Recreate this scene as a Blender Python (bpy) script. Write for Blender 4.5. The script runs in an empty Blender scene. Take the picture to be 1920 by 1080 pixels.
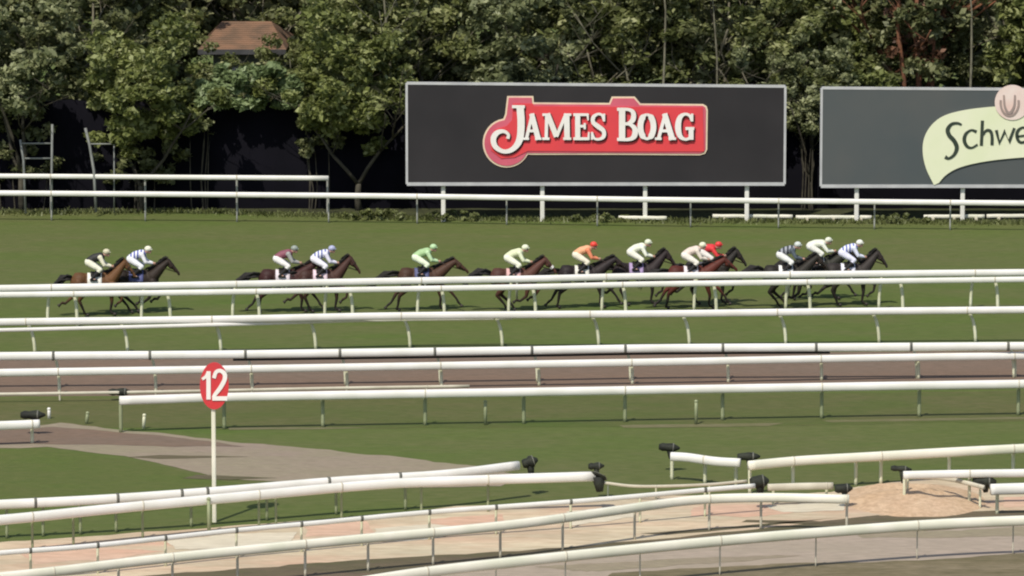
import bpy, bmesh, math, random
import numpy as np
from mathutils import Vector, Matrix, noise
from mathutils.bvhtree import BVHTree
from mathutils.geometry import tessellate_polygon
R = math.radians
random.seed(11); rng = np.random.default_rng(11)
S = bpy.context.scene
COL = S.collection

# ---------------------------------------------------------------- camera
CAMH = 25.0; PITCH = R(8.2); F = 960/math.tan(R(6.1))
cam = bpy.data.objects.new('camera', bpy.data.cameras.new('camera')); COL.objects.link(cam)
cam.location = (0, 0, CAMH); cam.rotation_euler = (math.pi/2-PITCH, 0, 0)
cam.data.sensor_width = 36; cam.data.lens = 18/math.tan(R(6.1))
cam.data.clip_start = 1; cam.data.clip_end = 5000
S.camera = cam
# ---------------------------------------------------------------- light
SUN_EL, SUN_AZ = 54.0, 205.0        # azimuth measured clockwise from +Y: sun behind the camera, to its left
w = bpy.data.worlds.new('World'); S.world = w; w.use_nodes = True
nt = w.node_tree; bg = nt.nodes['Background']
sky = nt.nodes.new('ShaderNodeTexSky'); sky.sky_type = 'NISHITA'; sky.sun_disc = False
sky.sun_elevation = R(SUN_EL); sky.sun_rotation = R(SUN_AZ); sky.air_density = 1.0; sky.dust_density = 1.5
nt.links.new(sky.outputs[0], bg.inputs[0]); bg.inputs[1].default_value = 0.125
sl = bpy.data.lights.new('sun', 'SUN'); sl.energy = 4.0; sl.angle = R(0.53); sl.color = (1, .94, .84)
so = bpy.data.objects.new('sun', sl); COL.objects.link(so)
sd = Vector((math.sin(R(SUN_AZ))*math.cos(R(SUN_EL)), math.cos(R(SUN_AZ))*math.cos(R(SUN_EL)), math.sin(R(SUN_EL))))
so.rotation_euler = sd.to_track_quat('Z', 'Y').to_euler(); so.location = (0, 100, 60)
S.view_settings.view_transform = 'Standard'; S.view_settings.look = 'None'
S.view_settings.exposure = 0.0; S.view_settings.gamma = 1
S.render.engine = 'CYCLES'; S.cycles.filter_width = 2.1
S.cycles.max_bounces = 6; S.cycles.transparent_max_bounces = 4

# ---------------------------------------------------------------- measuring the place from the photograph
cp, sp = math.cos(PITCH), math.sin(PITCH)
def ray(px, py):
    u, v = px-960, 540-py
    return Vector((u, F*cp+v*sp, -F*sp+v*cp))
def P(px, py, z=0.0):
    d = ray(px, py); t = (z-CAMH)/d.z
    return Vector((d.x*t, d.y*t, z))
def PY(px, py, Y):
    d = ray(px, py); t = Y/d.y
    return Vector((d.x*t, Y, CAMH+d.z*t))

# ---------------------------------------------------------------- materials
def mat(name, col, rough=.7, col2=None, scale=1.0, bump=0.0, spec=.3, detail=4, island=0, metal=0, lo=.35, hi=.65, sss=0):
    m = bpy.data.materials.new(name); m.use_nodes = True
    n = m.node_tree.nodes; L = m.node_tree.links; b = n['Principled BSDF']
    b.inputs['Roughness'].default_value = rough; b.inputs['Specular IOR Level'].default_value = spec
    b.inputs['Metallic'].default_value = metal
    b.inputs['Base Color'].default_value = (*col, 1)
    if col2 is not None:
        tc = n.new('ShaderNodeTexCoord'); nz = n.new('ShaderNodeTexNoise'); cr = n.new('ShaderNodeValToRGB')
        nz.inputs['Scale'].default_value = scale; nz.inputs['Detail'].default_value = detail
        L.new(tc.outputs['Object'], nz.inputs['Vector']); L.new(nz.outputs['Fac'], cr.inputs[0])
        cr.color_ramp.elements[0].position = lo; cr.color_ramp.elements[0].color = (*col, 1)
        cr.color_ramp.elements[1].position = hi; cr.color_ramp.elements[1].color = (*col2, 1)
        L.new(cr.outputs[0], b.inputs['Base Color'])
        if bump:
            bp = n.new('ShaderNodeBump'); bp.inputs['Strength'].default_value = bump; bp.inputs['Distance'].default_value = .05
            L.new(nz.outputs['Fac'], bp.inputs['Height']); L.new(bp.outputs[0], b.inputs['Normal'])
    return m

def ground_mat(name, cols, scales=(.12, .9, 9), stretch=(1, 1, 1), bump=.6, rough=.95):
    """three octaves of patchy variation: large patches, medium wear, fine blades / grit"""
    m = bpy.data.materials.new(name); m.use_nodes = True
    n = m.node_tree.nodes; L = m.node_tree.links; b = n['Principled BSDF']
    b.inputs['Roughness'].default_value = rough; b.inputs['Specular IOR Level'].default_value = .15
    tc = n.new('ShaderNodeTexCoord'); mp = n.new('ShaderNodeMapping'); mp.inputs['Scale'].default_value = stretch
    L.new(tc.outputs['Object'], mp.inputs[0])
    prev = None
    for i, sc in enumerate(scales):
        nz = n.new('ShaderNodeTexNoise'); nz.inputs['Scale'].default_value = sc; nz.inputs['Detail'].default_value = 5
        nz.inputs['Roughness'].default_value = .6
        L.new(mp.outputs[0], nz.inputs['Vector'])
        cr = n.new('ShaderNodeMapRange'); cr.inputs[1].default_value = .36; cr.inputs[2].default_value = .66
        L.new(nz.outputs['Fac'], cr.inputs[0])
        mx = n.new('ShaderNodeMix'); mx.data_type = 'RGBA'
        mul = n.new('ShaderNodeMath'); mul.operation = 'MULTIPLY'; mul.inputs[1].default_value = (1, .7, .55)[i]
        L.new(cr.outputs[0], mul.inputs[0]); L.new(mul.outputs[0], mx.inputs[0])
        if prev is None: mx.inputs[6].default_value = (*cols[0], 1)
        else: L.new(prev, mx.inputs[6])
        mx.inputs[7].default_value = (*cols[i+1], 1); prev = mx.outputs[2]
    L.new(prev, b.inputs['Base Color'])
    bp = n.new('ShaderNodeBump'); bp.inputs['Strength'].default_value = bump; bp.inputs['Distance'].default_value = .06
    L.new(nz.outputs['Fac'], bp.inputs['Height']); L.new(bp.outputs[0], b.inputs['Normal'])
    return m

def leaf_mat(name, dark, light, pale):
    m = bpy.data.materials.new(name); m.use_nodes = True
    n = m.node_tree.nodes; L = m.node_tree.links; b = n['Principled BSDF']
    g = n.new('ShaderNodeNewGeometry'); cr = n.new('ShaderNodeValToRGB')
    tc = n.new('ShaderNodeTexCoord'); nz = n.new('ShaderNodeTexNoise'); nz.inputs['Scale'].default_value = .8
    L.new(tc.outputs['Object'], nz.inputs['Vector'])
    ad = n.new('ShaderNodeMath'); ad.operation = 'MULTIPLY_ADD'; ad.inputs[1].default_value = .55
    sb = n.new('ShaderNodeMath'); sb.operation = 'MULTIPLY_ADD'; sb.inputs[1].default_value = 1.6; sb.inputs[2].default_value = -.55
    L.new(nz.outputs['Fac'], sb.inputs[0]); L.new(g.outputs['Random Per Island'], ad.inputs[0]); L.new(sb.outputs[0], ad.inputs[2])
    L.new(ad.outputs[0], cr.inputs[0])
    e = cr.color_ramp.elements
    e[0].position = .1; e[0].color = (*dark, 1); e[1].position = .95; e[1].color = (*pale, 1)
    x = e.new(.55); x.color = (*light, 1)
    L.new(cr.outputs[0], b.inputs['Base Color'])
    b.inputs['Roughness'].default_value = .5; b.inputs['Specular IOR Level'].default_value = .35
    tr = n.new('ShaderNodeBsdfTranslucent'); mx = n.new('ShaderNodeMixShader'); mx.inputs[0].default_value = .34
    L.new(cr.outputs[0], tr.inputs[0]); L.new(b.outputs[0], mx.inputs[1]); L.new(tr.outputs[0], mx.inputs[2])
    L.new(mx.outputs[0], n['Material Output'].inputs[0])
    return m

M = {}
M['turf'] = ground_mat('turf', [(.088, .134, .026), (.114, .126, .042), (.132, .128, .054), (.066, .094, .021)], (.07, .45, 4.5), (.4, 1, 1))
M['turf_worn'] = ground_mat('turf_worn', [(.106, .112, .038), (.078, .114, .024), (.134, .116, .054), (.060, .080, .020)], (.12, .6, 5), (.4, 1, 1))
M['turf_green'] = ground_mat('turf_green', [(.092, .130, .026), (.100, .120, .034), (.118, .120, .042), (.066, .094, .021)], (.15, .7, 5), (.5, 1, 1))
M['sand_brown'] = ground_mat('sand_brown', [(.190, .130, .094), (.170, .138, .108), (.215, .138, .094), (.125, .094, .066)], (.2, .8, 6), (.35, 1, 1))
M['path_grey'] = ground_mat('path_grey', [(.315, .268, .180), (.29, .225, .18), (.26, .24, .145), (.20, .165, .115)], (.15, .8, 7), (.35, 1, 1))
M['sand_tan'] = ground_mat('sand_tan', [(.66, .56, .39), (.58, .37, .26), (.44, .40, .28), (.36, .28, .18)], (.5, .8, 4), (.3, 1, 1))
M['gravel'] = ground_mat('gravel', [(.37, .30, .235), (.33, .29, .21), (.42, .33, .27), (.25, .21, .16)], (.15, .6, 6), (.3, 1, 1))
M['worn'] = ground_mat('worn', [(.17, .165, .085), (.14, .14, .06), (.19, .16, .10), (.10, .10, .04)], (.3, 1, 6), (.3, 1, 1))
M['verge_dry'] = ground_mat('verge_dry', [(.19, .155, .09), (.12, .105, .055), (.26, .21, .14), (.07, .065, .03)], (.3, 1, 6), (.3, 1, 1))
M['sand_pile'] = ground_mat('sand_pile', [(.58, .40, .24), (.50, .36, .25), (.62, .46, .30), (.30, .20, .12)], (.3, 1.2, 6))
M['soil_and_shade'] = ground_mat('soil_and_shade', [(.030, .030, .020), (.06, .066, .028), (.09, .10, .04), (.022, .024, .014)], (.2, .8, 6))
M['rut'] = ground_mat('rut', [(.17, .125, .085), (.12, .105, .06), (.10, .10, .045), (.08, .065, .045)], (.3, 1.2, 6), (.3, 1, 1))
M['rail_white'] = mat('rail_white', (.80, .78, .73), .45, (.70, .69, .62), .9, .05, .4, 5)
M['rail_cream'] = mat('rail_cream', (.80, .76, .64), .5, (.66, .66, .52), .8, .05, .4, 5)
M['rail_old'] = mat('rail_old', (.62, .58, .46), .6, (.48, .44, .34), 1.2, .1, .3, 5)
M['post_white'] = mat('post_white', (.70, .70, .52), .55, (.56, .56, .38), 2, .05)
M['post_dull'] = mat('post_dull', (.30, .33, .19), .6, (.24, .27, .15), 2, .05)
M['steel'] = mat('steel', (.42, .42, .38), .5, (.3, .3, .28), 2, .05, metal=.2)
M['pad'] = mat('pad', (.014, .015, .012), .75, (.03, .034, .022), 5, .3)
M['joint'] = mat('joint', (.10, .10, .085), .6, (.16, .16, .13), 6)
M['shade_strip'] = mat('shade_strip', (.010, .010, .010), .8, (.016, .016, .014), 2)
M['board_black'] = mat('board_black', (.024, .022, .024), .6, (.031, .028, .030), .4, 0, .25, 3)
M['board_grey'] = mat('board_grey', (.075, .088, .092), .55, (.095, .100, .098), .25, 0, .25, 3)
M['frame'] = mat('frame', (.55, .55, .55), .4, (.45, .45, .46), 1.5, metal=.1)
M['red'] = mat('red', (.74, .065, .07), .5, (.66, .06, .075), .6)
M['pink'] = mat('pink', (.64, .13, .18), .5, (.54, .10, .15), .8)
M['cream'] = mat('cream', (.78, .66, .46), .5, (.70, .52, .40), 1.5)
M['white'] = mat('white', (.84, .82, .78), .5, (.78, .74, .68), 1.2)
M['ink'] = mat('ink', (.03, .045, .03), .6, (.04, .055, .04), 2)
M['shadow_red'] = mat('shadow_red', (.10, .02, .03), .6, (.13, .025, .03), 2)
M['banner'] = mat('banner', (.76, .77, .57), .5, (.70, .74, .50), .5)
M['emblem'] = mat('emblem', (.72, .52, .46), .5, (.78, .66, .60), .9)
M['emblem_grey'] = mat('emblem_grey', (.36, .27, .24), .6, (.30, .24, .22), 2)
M['sign_red'] = mat('sign_red', (.60, .045, .05), .5, (.55, .05, .06), 2)
M['cloth_black'] = mat('cloth_black', (.0055, .0055, .0075), 1, (.008, .0075, .011), .35, .1, .03)
M['bark_dim'] = mat('bark_dim', (.04, .036, .026), .9, (.085, .076, .055), 3, .5)
M['bark'] = mat('bark', (.10, .09, .06), .9, (.18, .165, .12), 3, .5)
M['bark_red'] = mat('bark_red', (.24, .10, .05), .9, (.13, .06, .035), 3, .5)
M['bark_pale'] = mat('bark_pale', (.20, .19, .13), .85, (.11, .10, .07), 2.5, .4)
M['roof_tile'] = mat('roof_tile', (.22, .125, .075), .9, (.13, .085, .055), 1.3, .4)
M['wall_render'] = mat('wall_render', (.16, .17, .14), .8, (.12, .13, .11), 1)
M['gutter'] = mat('gutter', (.05, .05, .05), .5, (.07, .07, .07), 2)
M['glass'] = mat('glass', (.02, .025, .03), .1, (.03, .03, .035), 2, spec=.6)
M['frame_dim'] = mat('frame_dim', (.24, .25, .23), .6, (.16, .17, .16), 1.5)
LEAF = [leaf_mat('leaf_olive', (.066, .078, .024), (.165, .185, .058), (.42, .43, .21)),
        leaf_mat('leaf_dark', (.058, .068, .025), (.130, .144, .054), (.34, .35, .18)),
        leaf_mat('leaf_bright', (.070, .088, .024), (.185, .210, .058), (.40, .43, .19)),
        leaf_mat('leaf_bluegreen', (.072, .086, .036), (.175, .195, .084), (.42, .44, .24))]
M['leaf_pale'] = leaf_mat('leaf_pale', (.11, .15, .060), (.19, .25, .105), (.30, .37, .18))
M['weed'] = leaf_mat('weed', (.075, .09, .028), (.15, .17, .055), (.26, .28, .12))
M['skin'] = mat('skin', (.50, .30, .22), .6, (.45, .26, .19), 8)
M['boot'] = mat('boot', (.015, .014, .014), .35, (.025, .022, .02), 6)
M['leather'] = mat('leather', (.035, .02, .014), .5, (.05, .03, .02), 8)
M['hoof'] = mat('hoof', (.03, .027, .024), .6, (.05, .04, .035), 10)
M['hair_black'] = mat('hair_black', (.012, .011, .010), .7, (.022, .018, .016), 12, .3)
M['hair_brown'] = mat('hair_brown', (.05, .025, .014), .7, (.03, .016, .01), 12, .3)

# ---------------------------------------------------------------- object helpers
def tag(o, label=None, cat=None, group=None, kind=None):
    if label: o['label'] = label
    if cat: o['category'] = cat
    if group: o['group'] = group
    if kind: o['kind'] = kind
    return o
def empty(name, loc, label, cat, group=None, rz=0):
    o = bpy.data.objects.new(name, None); COL.objects.link(o); o.location = loc; o.rotation_euler = (0, 0, rz)
    o.empty_display_size = .3
    return tag(o, label, cat, group)
def link(name, me, parent=None, keep=True):
    o = bpy.data.objects.new(name, me); COL.objects.link(o)
    if parent is not None:
        o.parent = parent
    return o
class MB:
    """collects shapes in world space; build() links them as one mesh, moved into the frame of the parent's root"""
    def __init__(s): s.v = []; s.f = []; s.mi = []; s.cur = 0
    def add(s, vs, fs):
        k = len(s.v); s.v += [tuple(v) for v in vs]; s.f += [tuple(i+k for i in f) for f in fs]; s.mi += [s.cur]*len(fs)
    def box(s, a, b, bev=0):
        (x0, y0, z0), (x1, y1, z1) = a, b
        if bev:
            bm = bmesh.new(); bmesh.ops.create_cube(bm, size=1)
            bmesh.ops.scale(bm, vec=(x1-x0, y1-y0, z1-z0), verts=bm.verts)
            bmesh.ops.bevel(bm, geom=bm.edges[:], offset=bev, segments=2, affect='EDGES')
            bmesh.ops.translate(bm, vec=((x0+x1)/2, (y0+y1)/2, (z0+z1)/2), verts=bm.verts)
            bm.verts.index_update(); s.add([v.co for v in bm.verts], [[v.index for v in f.verts] for f in bm.faces]); bm.free(); return
        s.add([(x0, y0, z0), (x1, y0, z0), (x1, y1, z0), (x0, y1, z0), (x0, y0, z1), (x1, y0, z1), (x1, y1, z1), (x0, y1, z1)],
              [(0, 3, 2, 1), (4, 5, 6, 7), (0, 1, 5, 4), (1, 2, 6, 5), (2, 3, 7, 6), (3, 0, 4, 7)])
    def tube(s, pts, r, n=8, cap=True, prof=None):
        pts = [Vector(p) for p in pts]
        rs = r if isinstance(r, (list, tuple)) else [r]*len(pts)
        rings = []
        for i, p in enumerate(pts):
            t = (pts[min(i+1, len(pts)-1)]-pts[max(i-1, 0)]).normalized()
            up = Vector((0, 0, 1)) if abs(t.z) < .9 else Vector((0, 1, 0))
            a = t.cross(up).normalized(); b = a.cross(t).normalized()
            if prof: rings.append([p+a*u*rs[i]+b*v*rs[i] for u, v in prof])
            else: rings.append([p+(a*math.cos(2*math.pi*k/n)+b*math.sin(2*math.pi*k/n))*rs[i] for k in range(n)])
        m = len(rings[0]); vs = [v for rg in rings for v in rg]; fs = []
        for i in range(len(pts)-1):
            for k in range(m):
                fs.append((i*m+k, i*m+(k+1) % m, (i+1)*m+(k+1) % m, (i+1)*m+k))
        if cap: fs.append(tuple(range(m))[::-1]); fs.append(tuple((len(pts)-1)*m+k for k in range(m)))
        s.add(vs, fs)
    def prism_y(s, poly, y0, y1):
        """poly = [(x,z)...] solid between y0 (front, nearer the camera) and y1"""
        tri = tessellate_polygon([[Vector((x, z, 0)) for x, z in poly]]); n = len(poly)
        vs = [(x, y0, z) for x, z in poly]+[(x, y1, z) for x, z in poly]
        fs = [tuple(t) for t in tri]+[tuple(i+n for i in t)[::-1] for t in tri]
        fs += [(i, (i+1) % n, (i+1) % n+n, i+n) for i in range(n)]
        s.add(vs, fs)
    def ellipsoid(s, c, r, n=12, m=8):
        vs = []; fs = []
        for i in range(m+1):
            th = math.pi*i/m
            for k in range(n):
                ph = 2*math.pi*k/n
                vs.append((c[0]+r[0]*math.sin(th)*math.cos(ph), c[1]+r[1]*math.sin(th)*math.sin(ph), c[2]+r[2]*math.cos(th)))
        for i in range(m):
            for k in range(n): fs.append((i*n+k, (i+1)*n+k, (i+1)*n+(k+1) % n, i*n+(k+1) % n))
        s.add(vs, fs)
    def mesh(s, name, mats, origin=(0, 0, 0), smooth=False):
        me = bpy.data.meshes.new(name); o = Vector(origin)
        me.from_pydata([Vector(v)-o for v in s.v], [], s.f)
        for m in (mats if isinstance(mats, (list, tuple)) else [mats]): me.materials.append(m)
        me.polygons.foreach_set('material_index', s.mi)
        me.update()
        bm = bmesh.new(); bm.from_mesh(me); bmesh.ops.recalc_face_normals(bm, faces=bm.faces); bm.to_mesh(me); bm.free()
        if smooth: me.polygons.foreach_set('use_smooth', [True]*len(me.polygons))
        return me
    def build(s, name, mats, parent=None, smooth=False, origin=None):
        """world-space shapes; with a parent the mesh is stored relative to the parent's world position"""
        org = Vector(origin) if origin is not None else (wloc(parent) if parent is not None else Vector((0, 0, 0)))
        me = s.mesh(name, mats, org, smooth)
        o = link(name, me, parent)
        if parent is None: o.location = org
        return o
def wloc(o):
    l = Vector((0, 0, 0))
    while o is not None: l += Vector(o.location); o = o.parent
    return l

def catmull(pts, step=8):
    """smooth (px,py) polyline"""
    if len(pts) < 3: 
        return [tuple(np.array(pts[0])+(np.array(pts[1])-np.array(pts[0]))*i/step) for i in range(step+1)]
    p = [np.array(q, float) for q in pts]; p = [2*p[0]-p[1]]+p+[2*p[-1]-p[-2]]; out = []
    for i in range(1, len(p)-2):
        for k in range(step):
            t = k/step
            out.append(tuple(.5*((2*p[i])+(-p[i-1]+p[i+1])*t+(2*p[i-1]-5*p[i]+4*p[i+1]-p[i+2])*t*t+(-p[i-1]+3*p[i]-3*p[i+1]+p[i+2])*t**3)))
    out.append(tuple(p[-2])); return out

# ---------------------------------------------------------------- the ground
def sheet(name, poly, z, m, jit=2.0, label=None, step=26):
    """ground sheet whose outline runs through the given photograph points, with a ragged edge"""
    pts = []
    for i, a in enumerate(poly):
        b = poly[(i+1) % len(poly)]; d = math.hypot(b[0]-a[0], (b[1]-a[1])*6); k = max(1, int(d/step))
        for j in range(k):
            t = j/k; x = a[0]+(b[0]-a[0])*t; y = a[1]+(b[1]-a[1])*t
            y += jit*(noise.noise(Vector((x*.013, y*.05, z*500)))*1.6+noise.noise(Vector((x*.06, y*.2, z*300+9)))*.8)
            x += jit*4*noise.noise(Vector((x*.03, y*.1, z*700+30)))
            pts.append(P(x, y, z))
    tri = tessellate_polygon([pts])
    me = bpy.data.meshes.new(name); me.from_pydata(pts, [], [tuple(t) for t in tri]); me.materials.append(m); me.update()
    bm = bmesh.new(); bm.from_mesh(me)
    for f in bm.faces:
        f.normal_update()
        if f.normal.z < 0: f.normal_flip()
    bm.to_mesh(me); bm.free()
    o = link(name, me); tag(o, kind='structure'); return o

g = MB(); g.add([(-900, -100, 0), (900, -100, 0), (900, 2500, 0), (-900, 2500, 0)], [(0, 1, 2, 3)])
tag(g.build('ground', M['turf']), kind='structure')
sheet('shaded_soil', [(-500, 402), (100, 400), (330, 397), (560, 404), (760, 410), (1100, 414), (1500, 417), (1920, 419), (2400, 421), (2400, 375), (-500, 365)], .004, M['soil_and_shade'], 2.2)  # soil whose dark colour also holds the shade along the fence foot
sheet('sand_track', [(-400, 677), (400, 672), (1000, 664), (2300, 655), (2300, 722), (1900, 728), (1200, 738), (640, 744), (220, 742), (-400, 746)], .004, M['sand_brown'], .8)
sheet('grass_verge', [(-400, 748), (220, 745), (640, 748), (1200, 742), (2300, 726), (2300, 785), (1900, 790), (1400, 799), (900, 802), (400, 805), (140, 800), (-400, 790)], .004, M['turf_worn'], 1.2)
sheet('path', [(-400, 808), (20, 806), (60, 800), (110, 793), (220, 806), (320, 814), (450, 829), (640, 846), (800, 862), (900, 876), (1000, 893), (940, 912), (600, 916), (520, 902), (410, 897), (330, 874), (210, 852), (90, 838), (-400, 848)], .008, M['path_grey'], 2.2)
sheet('grass_lawn', [(-400, 850), (80, 842), (200, 856), (330, 880), (420, 902), (520, 912), (420, 945), (200, 965), (-400, 1010)], .006, M['turf_green'], 2)
sheet('sand_path', [(-500, 1040), (0, 1016), (200, 1003), (430, 986), (640, 972), (860, 950), (1070, 941), (1250, 930), (1400, 926), (1560, 924), (1610, 913), (1720, 898), (1800, 900), (1860, 918), (2400, 918), (2400, 940), (1920, 957), (1700, 960), (1600, 970), (1480, 985), (1230, 1012), (1000, 1030), (640, 1052), (300, 1078), (-500, 1150)], .012, M['sand_tan'], 1.5)
sheet('rutted_verge', [(-600, 1160), (300, 1076), (640, 1050), (1000, 1028), (1230, 1010), (1480, 983), (1600, 968), (1920, 955), (2400, 938), (2400, 975), (1900, 985), (1500, 1010), (1200, 1036), (900, 1070), (600, 1110), (-600, 1240)], .010, M['rut'], 1.4)
sheet('gravel_road', [(-700, 1260), (600, 1108), (900, 1068), (1200, 1034), (1500, 1008), (1900, 983), (2500, 970), (2500, 1045), (1920, 1052), (1700, 1060), (1450, 1064), (1150, 1078), (700, 1400), (-900, 1500)], .008, M['gravel'], 1.5)
sheet('dry_verge', [(1150, 1074), (1450, 1057), (1700, 1052), (1920, 1036), (2500, 1022), (2600, 1300), (600, 1420)], .012, M['verge_dry'], 1.5)
sheet('worn_line', [(1160, 797), (1300, 795), (1470, 793), (1440, 799), (1300, 801), (1170, 802)], .008, M['worn'], .6)
sheet('worn_line', [(430, 802), (600, 801), (700, 802), (590, 805), (430, 806)], .008, M['worn'], .5)
sheet('worn_line', [(1540, 788), (1700, 785), (2300, 776), (2300, 779), (1700, 789), (1560, 792)], .008, M['worn'], .5)
sheet('brown_patch', [(100, 802), (200, 808), (320, 820), (460, 836), (330, 838), (200, 834), (40, 832), (-300, 836), (-300, 812)], .013, M['sand_brown'], 1.5)  # darker brown patch over the upper left of the path
sheet('wheel_rut', [(300, 853), (470, 856), (300, 860), (240, 857)], .013, M['rut'], .5)
sheet('wheel_rut', [(370, 890), (440, 893), (520, 896), (430, 900), (340, 897)], .013, M['rut'], .6)
sheet('wheel_rut', [(1200, 1000), (1340, 990), (1480, 978), (1570, 970), (1400, 990), (1250, 1003)], .016, M['rut'], .8)
sheet('wheel_rut', [(1400, 975), (1520, 976), (1590, 980), (1500, 982), (1390, 979)], .016, M['rut'], .8)

M['sand_salmon'] = ground_mat('sand_salmon', [(.60, .36, .25), (.56, .42, .30), (.66, .44, .32), (.38, .26, .18)], (.5, 1, 5), (.3, 1, 1))
M['sand_pale'] = ground_mat('sand_pale', [(.62, .56, .43), (.54, .50, .37), (.70, .62, .48), (.44, .38, .28)], (.5, 1, 5), (.3, 1, 1))
for q in ([(40, 1035), (200, 1026), (310, 1034), (200, 1050), (60, 1056)], [(570, 985), (690, 974), (700, 1000), (575, 1006)], [(800, 974), (940, 963), (950, 985), (820, 992)], [(1300, 950), (1450, 945), (1520, 958), (1400, 970), (1290, 968)], [(1880, 930), (2300, 925), (2300, 945), (1880, 952)]):
    sheet('sand_patch', q, .016, M['sand_salmon'], 2.2, step=12)
for q in ([(310, 1012), (440, 1000), (560, 998), (540, 1020), (330, 1032)], [(700, 992), (810, 984), (930, 990), (800, 1012), (700, 1016)], [(1060, 958), (1200, 948), (1190, 970), (1070, 986)], [(1430, 946), (1590, 942), (1580, 956), (1470, 960)]):
    sheet('sand_patch', q, .020, M['sand_pale'], 2.2, step=12)
for q in ([(1600, 1000), (1900, 990), (2200, 985), (2200, 996), (1800, 1008), (1620, 1010)], [(1000, 1062), (1300, 1046), (1500, 1040), (1400, 1052), (1100, 1072)]):
    sheet('damp_patch', q, .013, M['path_grey'], 2, step=14)
# sand heap by the gate on the right
def heap(name, cx, cy, wx, wy, h, m, label, cat):
    c = P(cx, cy, .0); nx, ny = 44, 22; vs = []; fs = []
    for j in range(ny+1):
        for i in range(nx+1):
            u, v = i/nx*2-1, j/ny*2-1; r = math.hypot(u, v)
            z = h*max(0, 1-r**1.6)*(.75+.5*noise.noise(Vector((u*3, v*3, cx))))+.06*noise.noise(Vector((u*9, v*9, cx+3)))*max(0, 1-r)
            vs.append((c.x+u*wx, c.y+v*wy, max(z, 0)+.013 if r < 1 else .0131-.2*(r-1)))
    for j in range(ny):
        for i in range(nx):
            a = j*(nx+1)+i; fs.append((a, a+1, a+nx+2, a+nx+1))
    k = MB(); k.add(vs, fs); o = k.build(name, m, smooth=True, origin=(c.x, c.y, 0)); tag(o, label, cat); return o
heap('sand_heap', 1712, 938, 2.0, 2.5, .42, M['sand_pile'], 'low orange heap of sand spilled beside the rail gate at right', 'sand heap')

# ---------------------------------------------------------------- running rails
STAD = [(-.32, -1), (.32, -1), (.62, -.72), (.70, 0), (.62, .72), (.32, 1), (-.32, 1), (-.62, .72), (-.70, 0), (-.62, -.72)]
def railmesh(path, z, th, root, m, name='rail'):
    k = MB(); k.tube([P(x, y, z) for x, y in path], th/2, prof=STAD); return k.build(name, m, root, smooth=True)
def yat(path, x):
    for a, b in zip(path, path[1:]):
        if a[0] <= x <= b[0]: return a[1]+(b[1]-a[1])*(x-a[0])/(b[0]-a[0])
    return path[0][1] if x < path[0][0] else path[-1][1]
def run(label, pts, z, th, posts, m='rail_white', pm='post_white', lean=(0, 0), pr=.05, group=None, brackets=None, pads=(), lower=None, shade_strip=None, kind='running_rail', zfun=None, bow=1.0, cat='rail'):
    path = catmull(pts); c = P(path[0][0], path[0][1], z)
    root = empty(kind, (c.x, c.y, 0), label, cat, group)
    railmesh(path, z, th, root, M[m])
    if lower: railmesh(catmull(lower[0]), lower[1], lower[2], root, M[m], 'lower_rail')
    for x in posts:
        t = P(x, yat(path, x), z-.05); b = Vector((t.x+lean[0], t.y+lean[1], -.02))
        cpt = Vector((t.x+lean[0]*bow, t.y+lean[1]*bow, z*.72)); q = []
        for i in range(9):
            s_ = i/8; q.append(t*(1-s_)**2+cpt*2*s_*(1-s_)+b*s_**2)
        k = MB(); k.tube(q, pr, 8); k.build('post', M[pm], root, smooth=True)
    for x in posts[1::2]:
        if brackets: break
        a = P(x-1.3, yat(path, x-1.3), z); b = P(x+1.3, yat(path, x+1.3), z)
        k = MB(); k.tube([a, b], th/2*1.05, prof=STAD); k.build('sleeve', M['rail_old'], root, smooth=True)
    for x in (brackets or []):
        y = yat(path, x); t = P(x, y, z); a = P(x-2.5, yat(path, x-2.5), z); b = P(x+2.5, yat(path, x+2.5), z)
        k = MB(); k.tube([a, b], th/2*1.13, prof=STAD)
        k.build('bracket', M['joint'], root, smooth=True)
    for x, y, wdt, hgt, ang in pads:      # dark padded bumper capping a rail end
        t = P(x, y, z); k = MB(); n = 7; dx = Vector((math.cos(ang), math.sin(ang)*.2, math.sin(ang)*.35))
        q = [t+dx*wdt*(i/(n-1)-.5) for i in range(n)]
        rr = [hgt*f_*(1+.08*math.sin(i*2.1+x)) for i, f_ in enumerate((.26, .36, .34, .42, .40, .26, .10))]
        k.tube(q, rr, 10)
        k.tube([t+Vector((0, 0, 0)), t+Vector((.04, 0, -z*.45))], [hgt*.32, hgt*.16], 8)
        pd = k.build('end_pad', M['pad'], root, smooth=True)
        k = MB(); k.tube([t+dx*wdt*.16, t+dx*wdt*.22], [hgt*.43, hgt*.42], 12); k.build('strap', M['joint'], pd, smooth=True)
    if shade_strip:  # black strip added as painted shadow beneath the rail
        x0, x1, hh = shade_strip; k = MB(); q = [p for p in path if x0 <= p[0] <= x1]; vs = []; fs = []
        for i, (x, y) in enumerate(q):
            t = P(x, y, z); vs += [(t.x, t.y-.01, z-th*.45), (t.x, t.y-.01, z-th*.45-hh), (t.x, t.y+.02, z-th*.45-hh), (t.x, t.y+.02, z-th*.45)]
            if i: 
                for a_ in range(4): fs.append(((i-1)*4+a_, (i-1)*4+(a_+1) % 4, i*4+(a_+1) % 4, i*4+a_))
        k.add(vs, fs); k.build('shade_strip', M['shade_strip'], root)
    return root
sp173 = lambda x0, d, n: [x0+d*i for i in range(n)]
G1 = 'white running rails along the turf'
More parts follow.
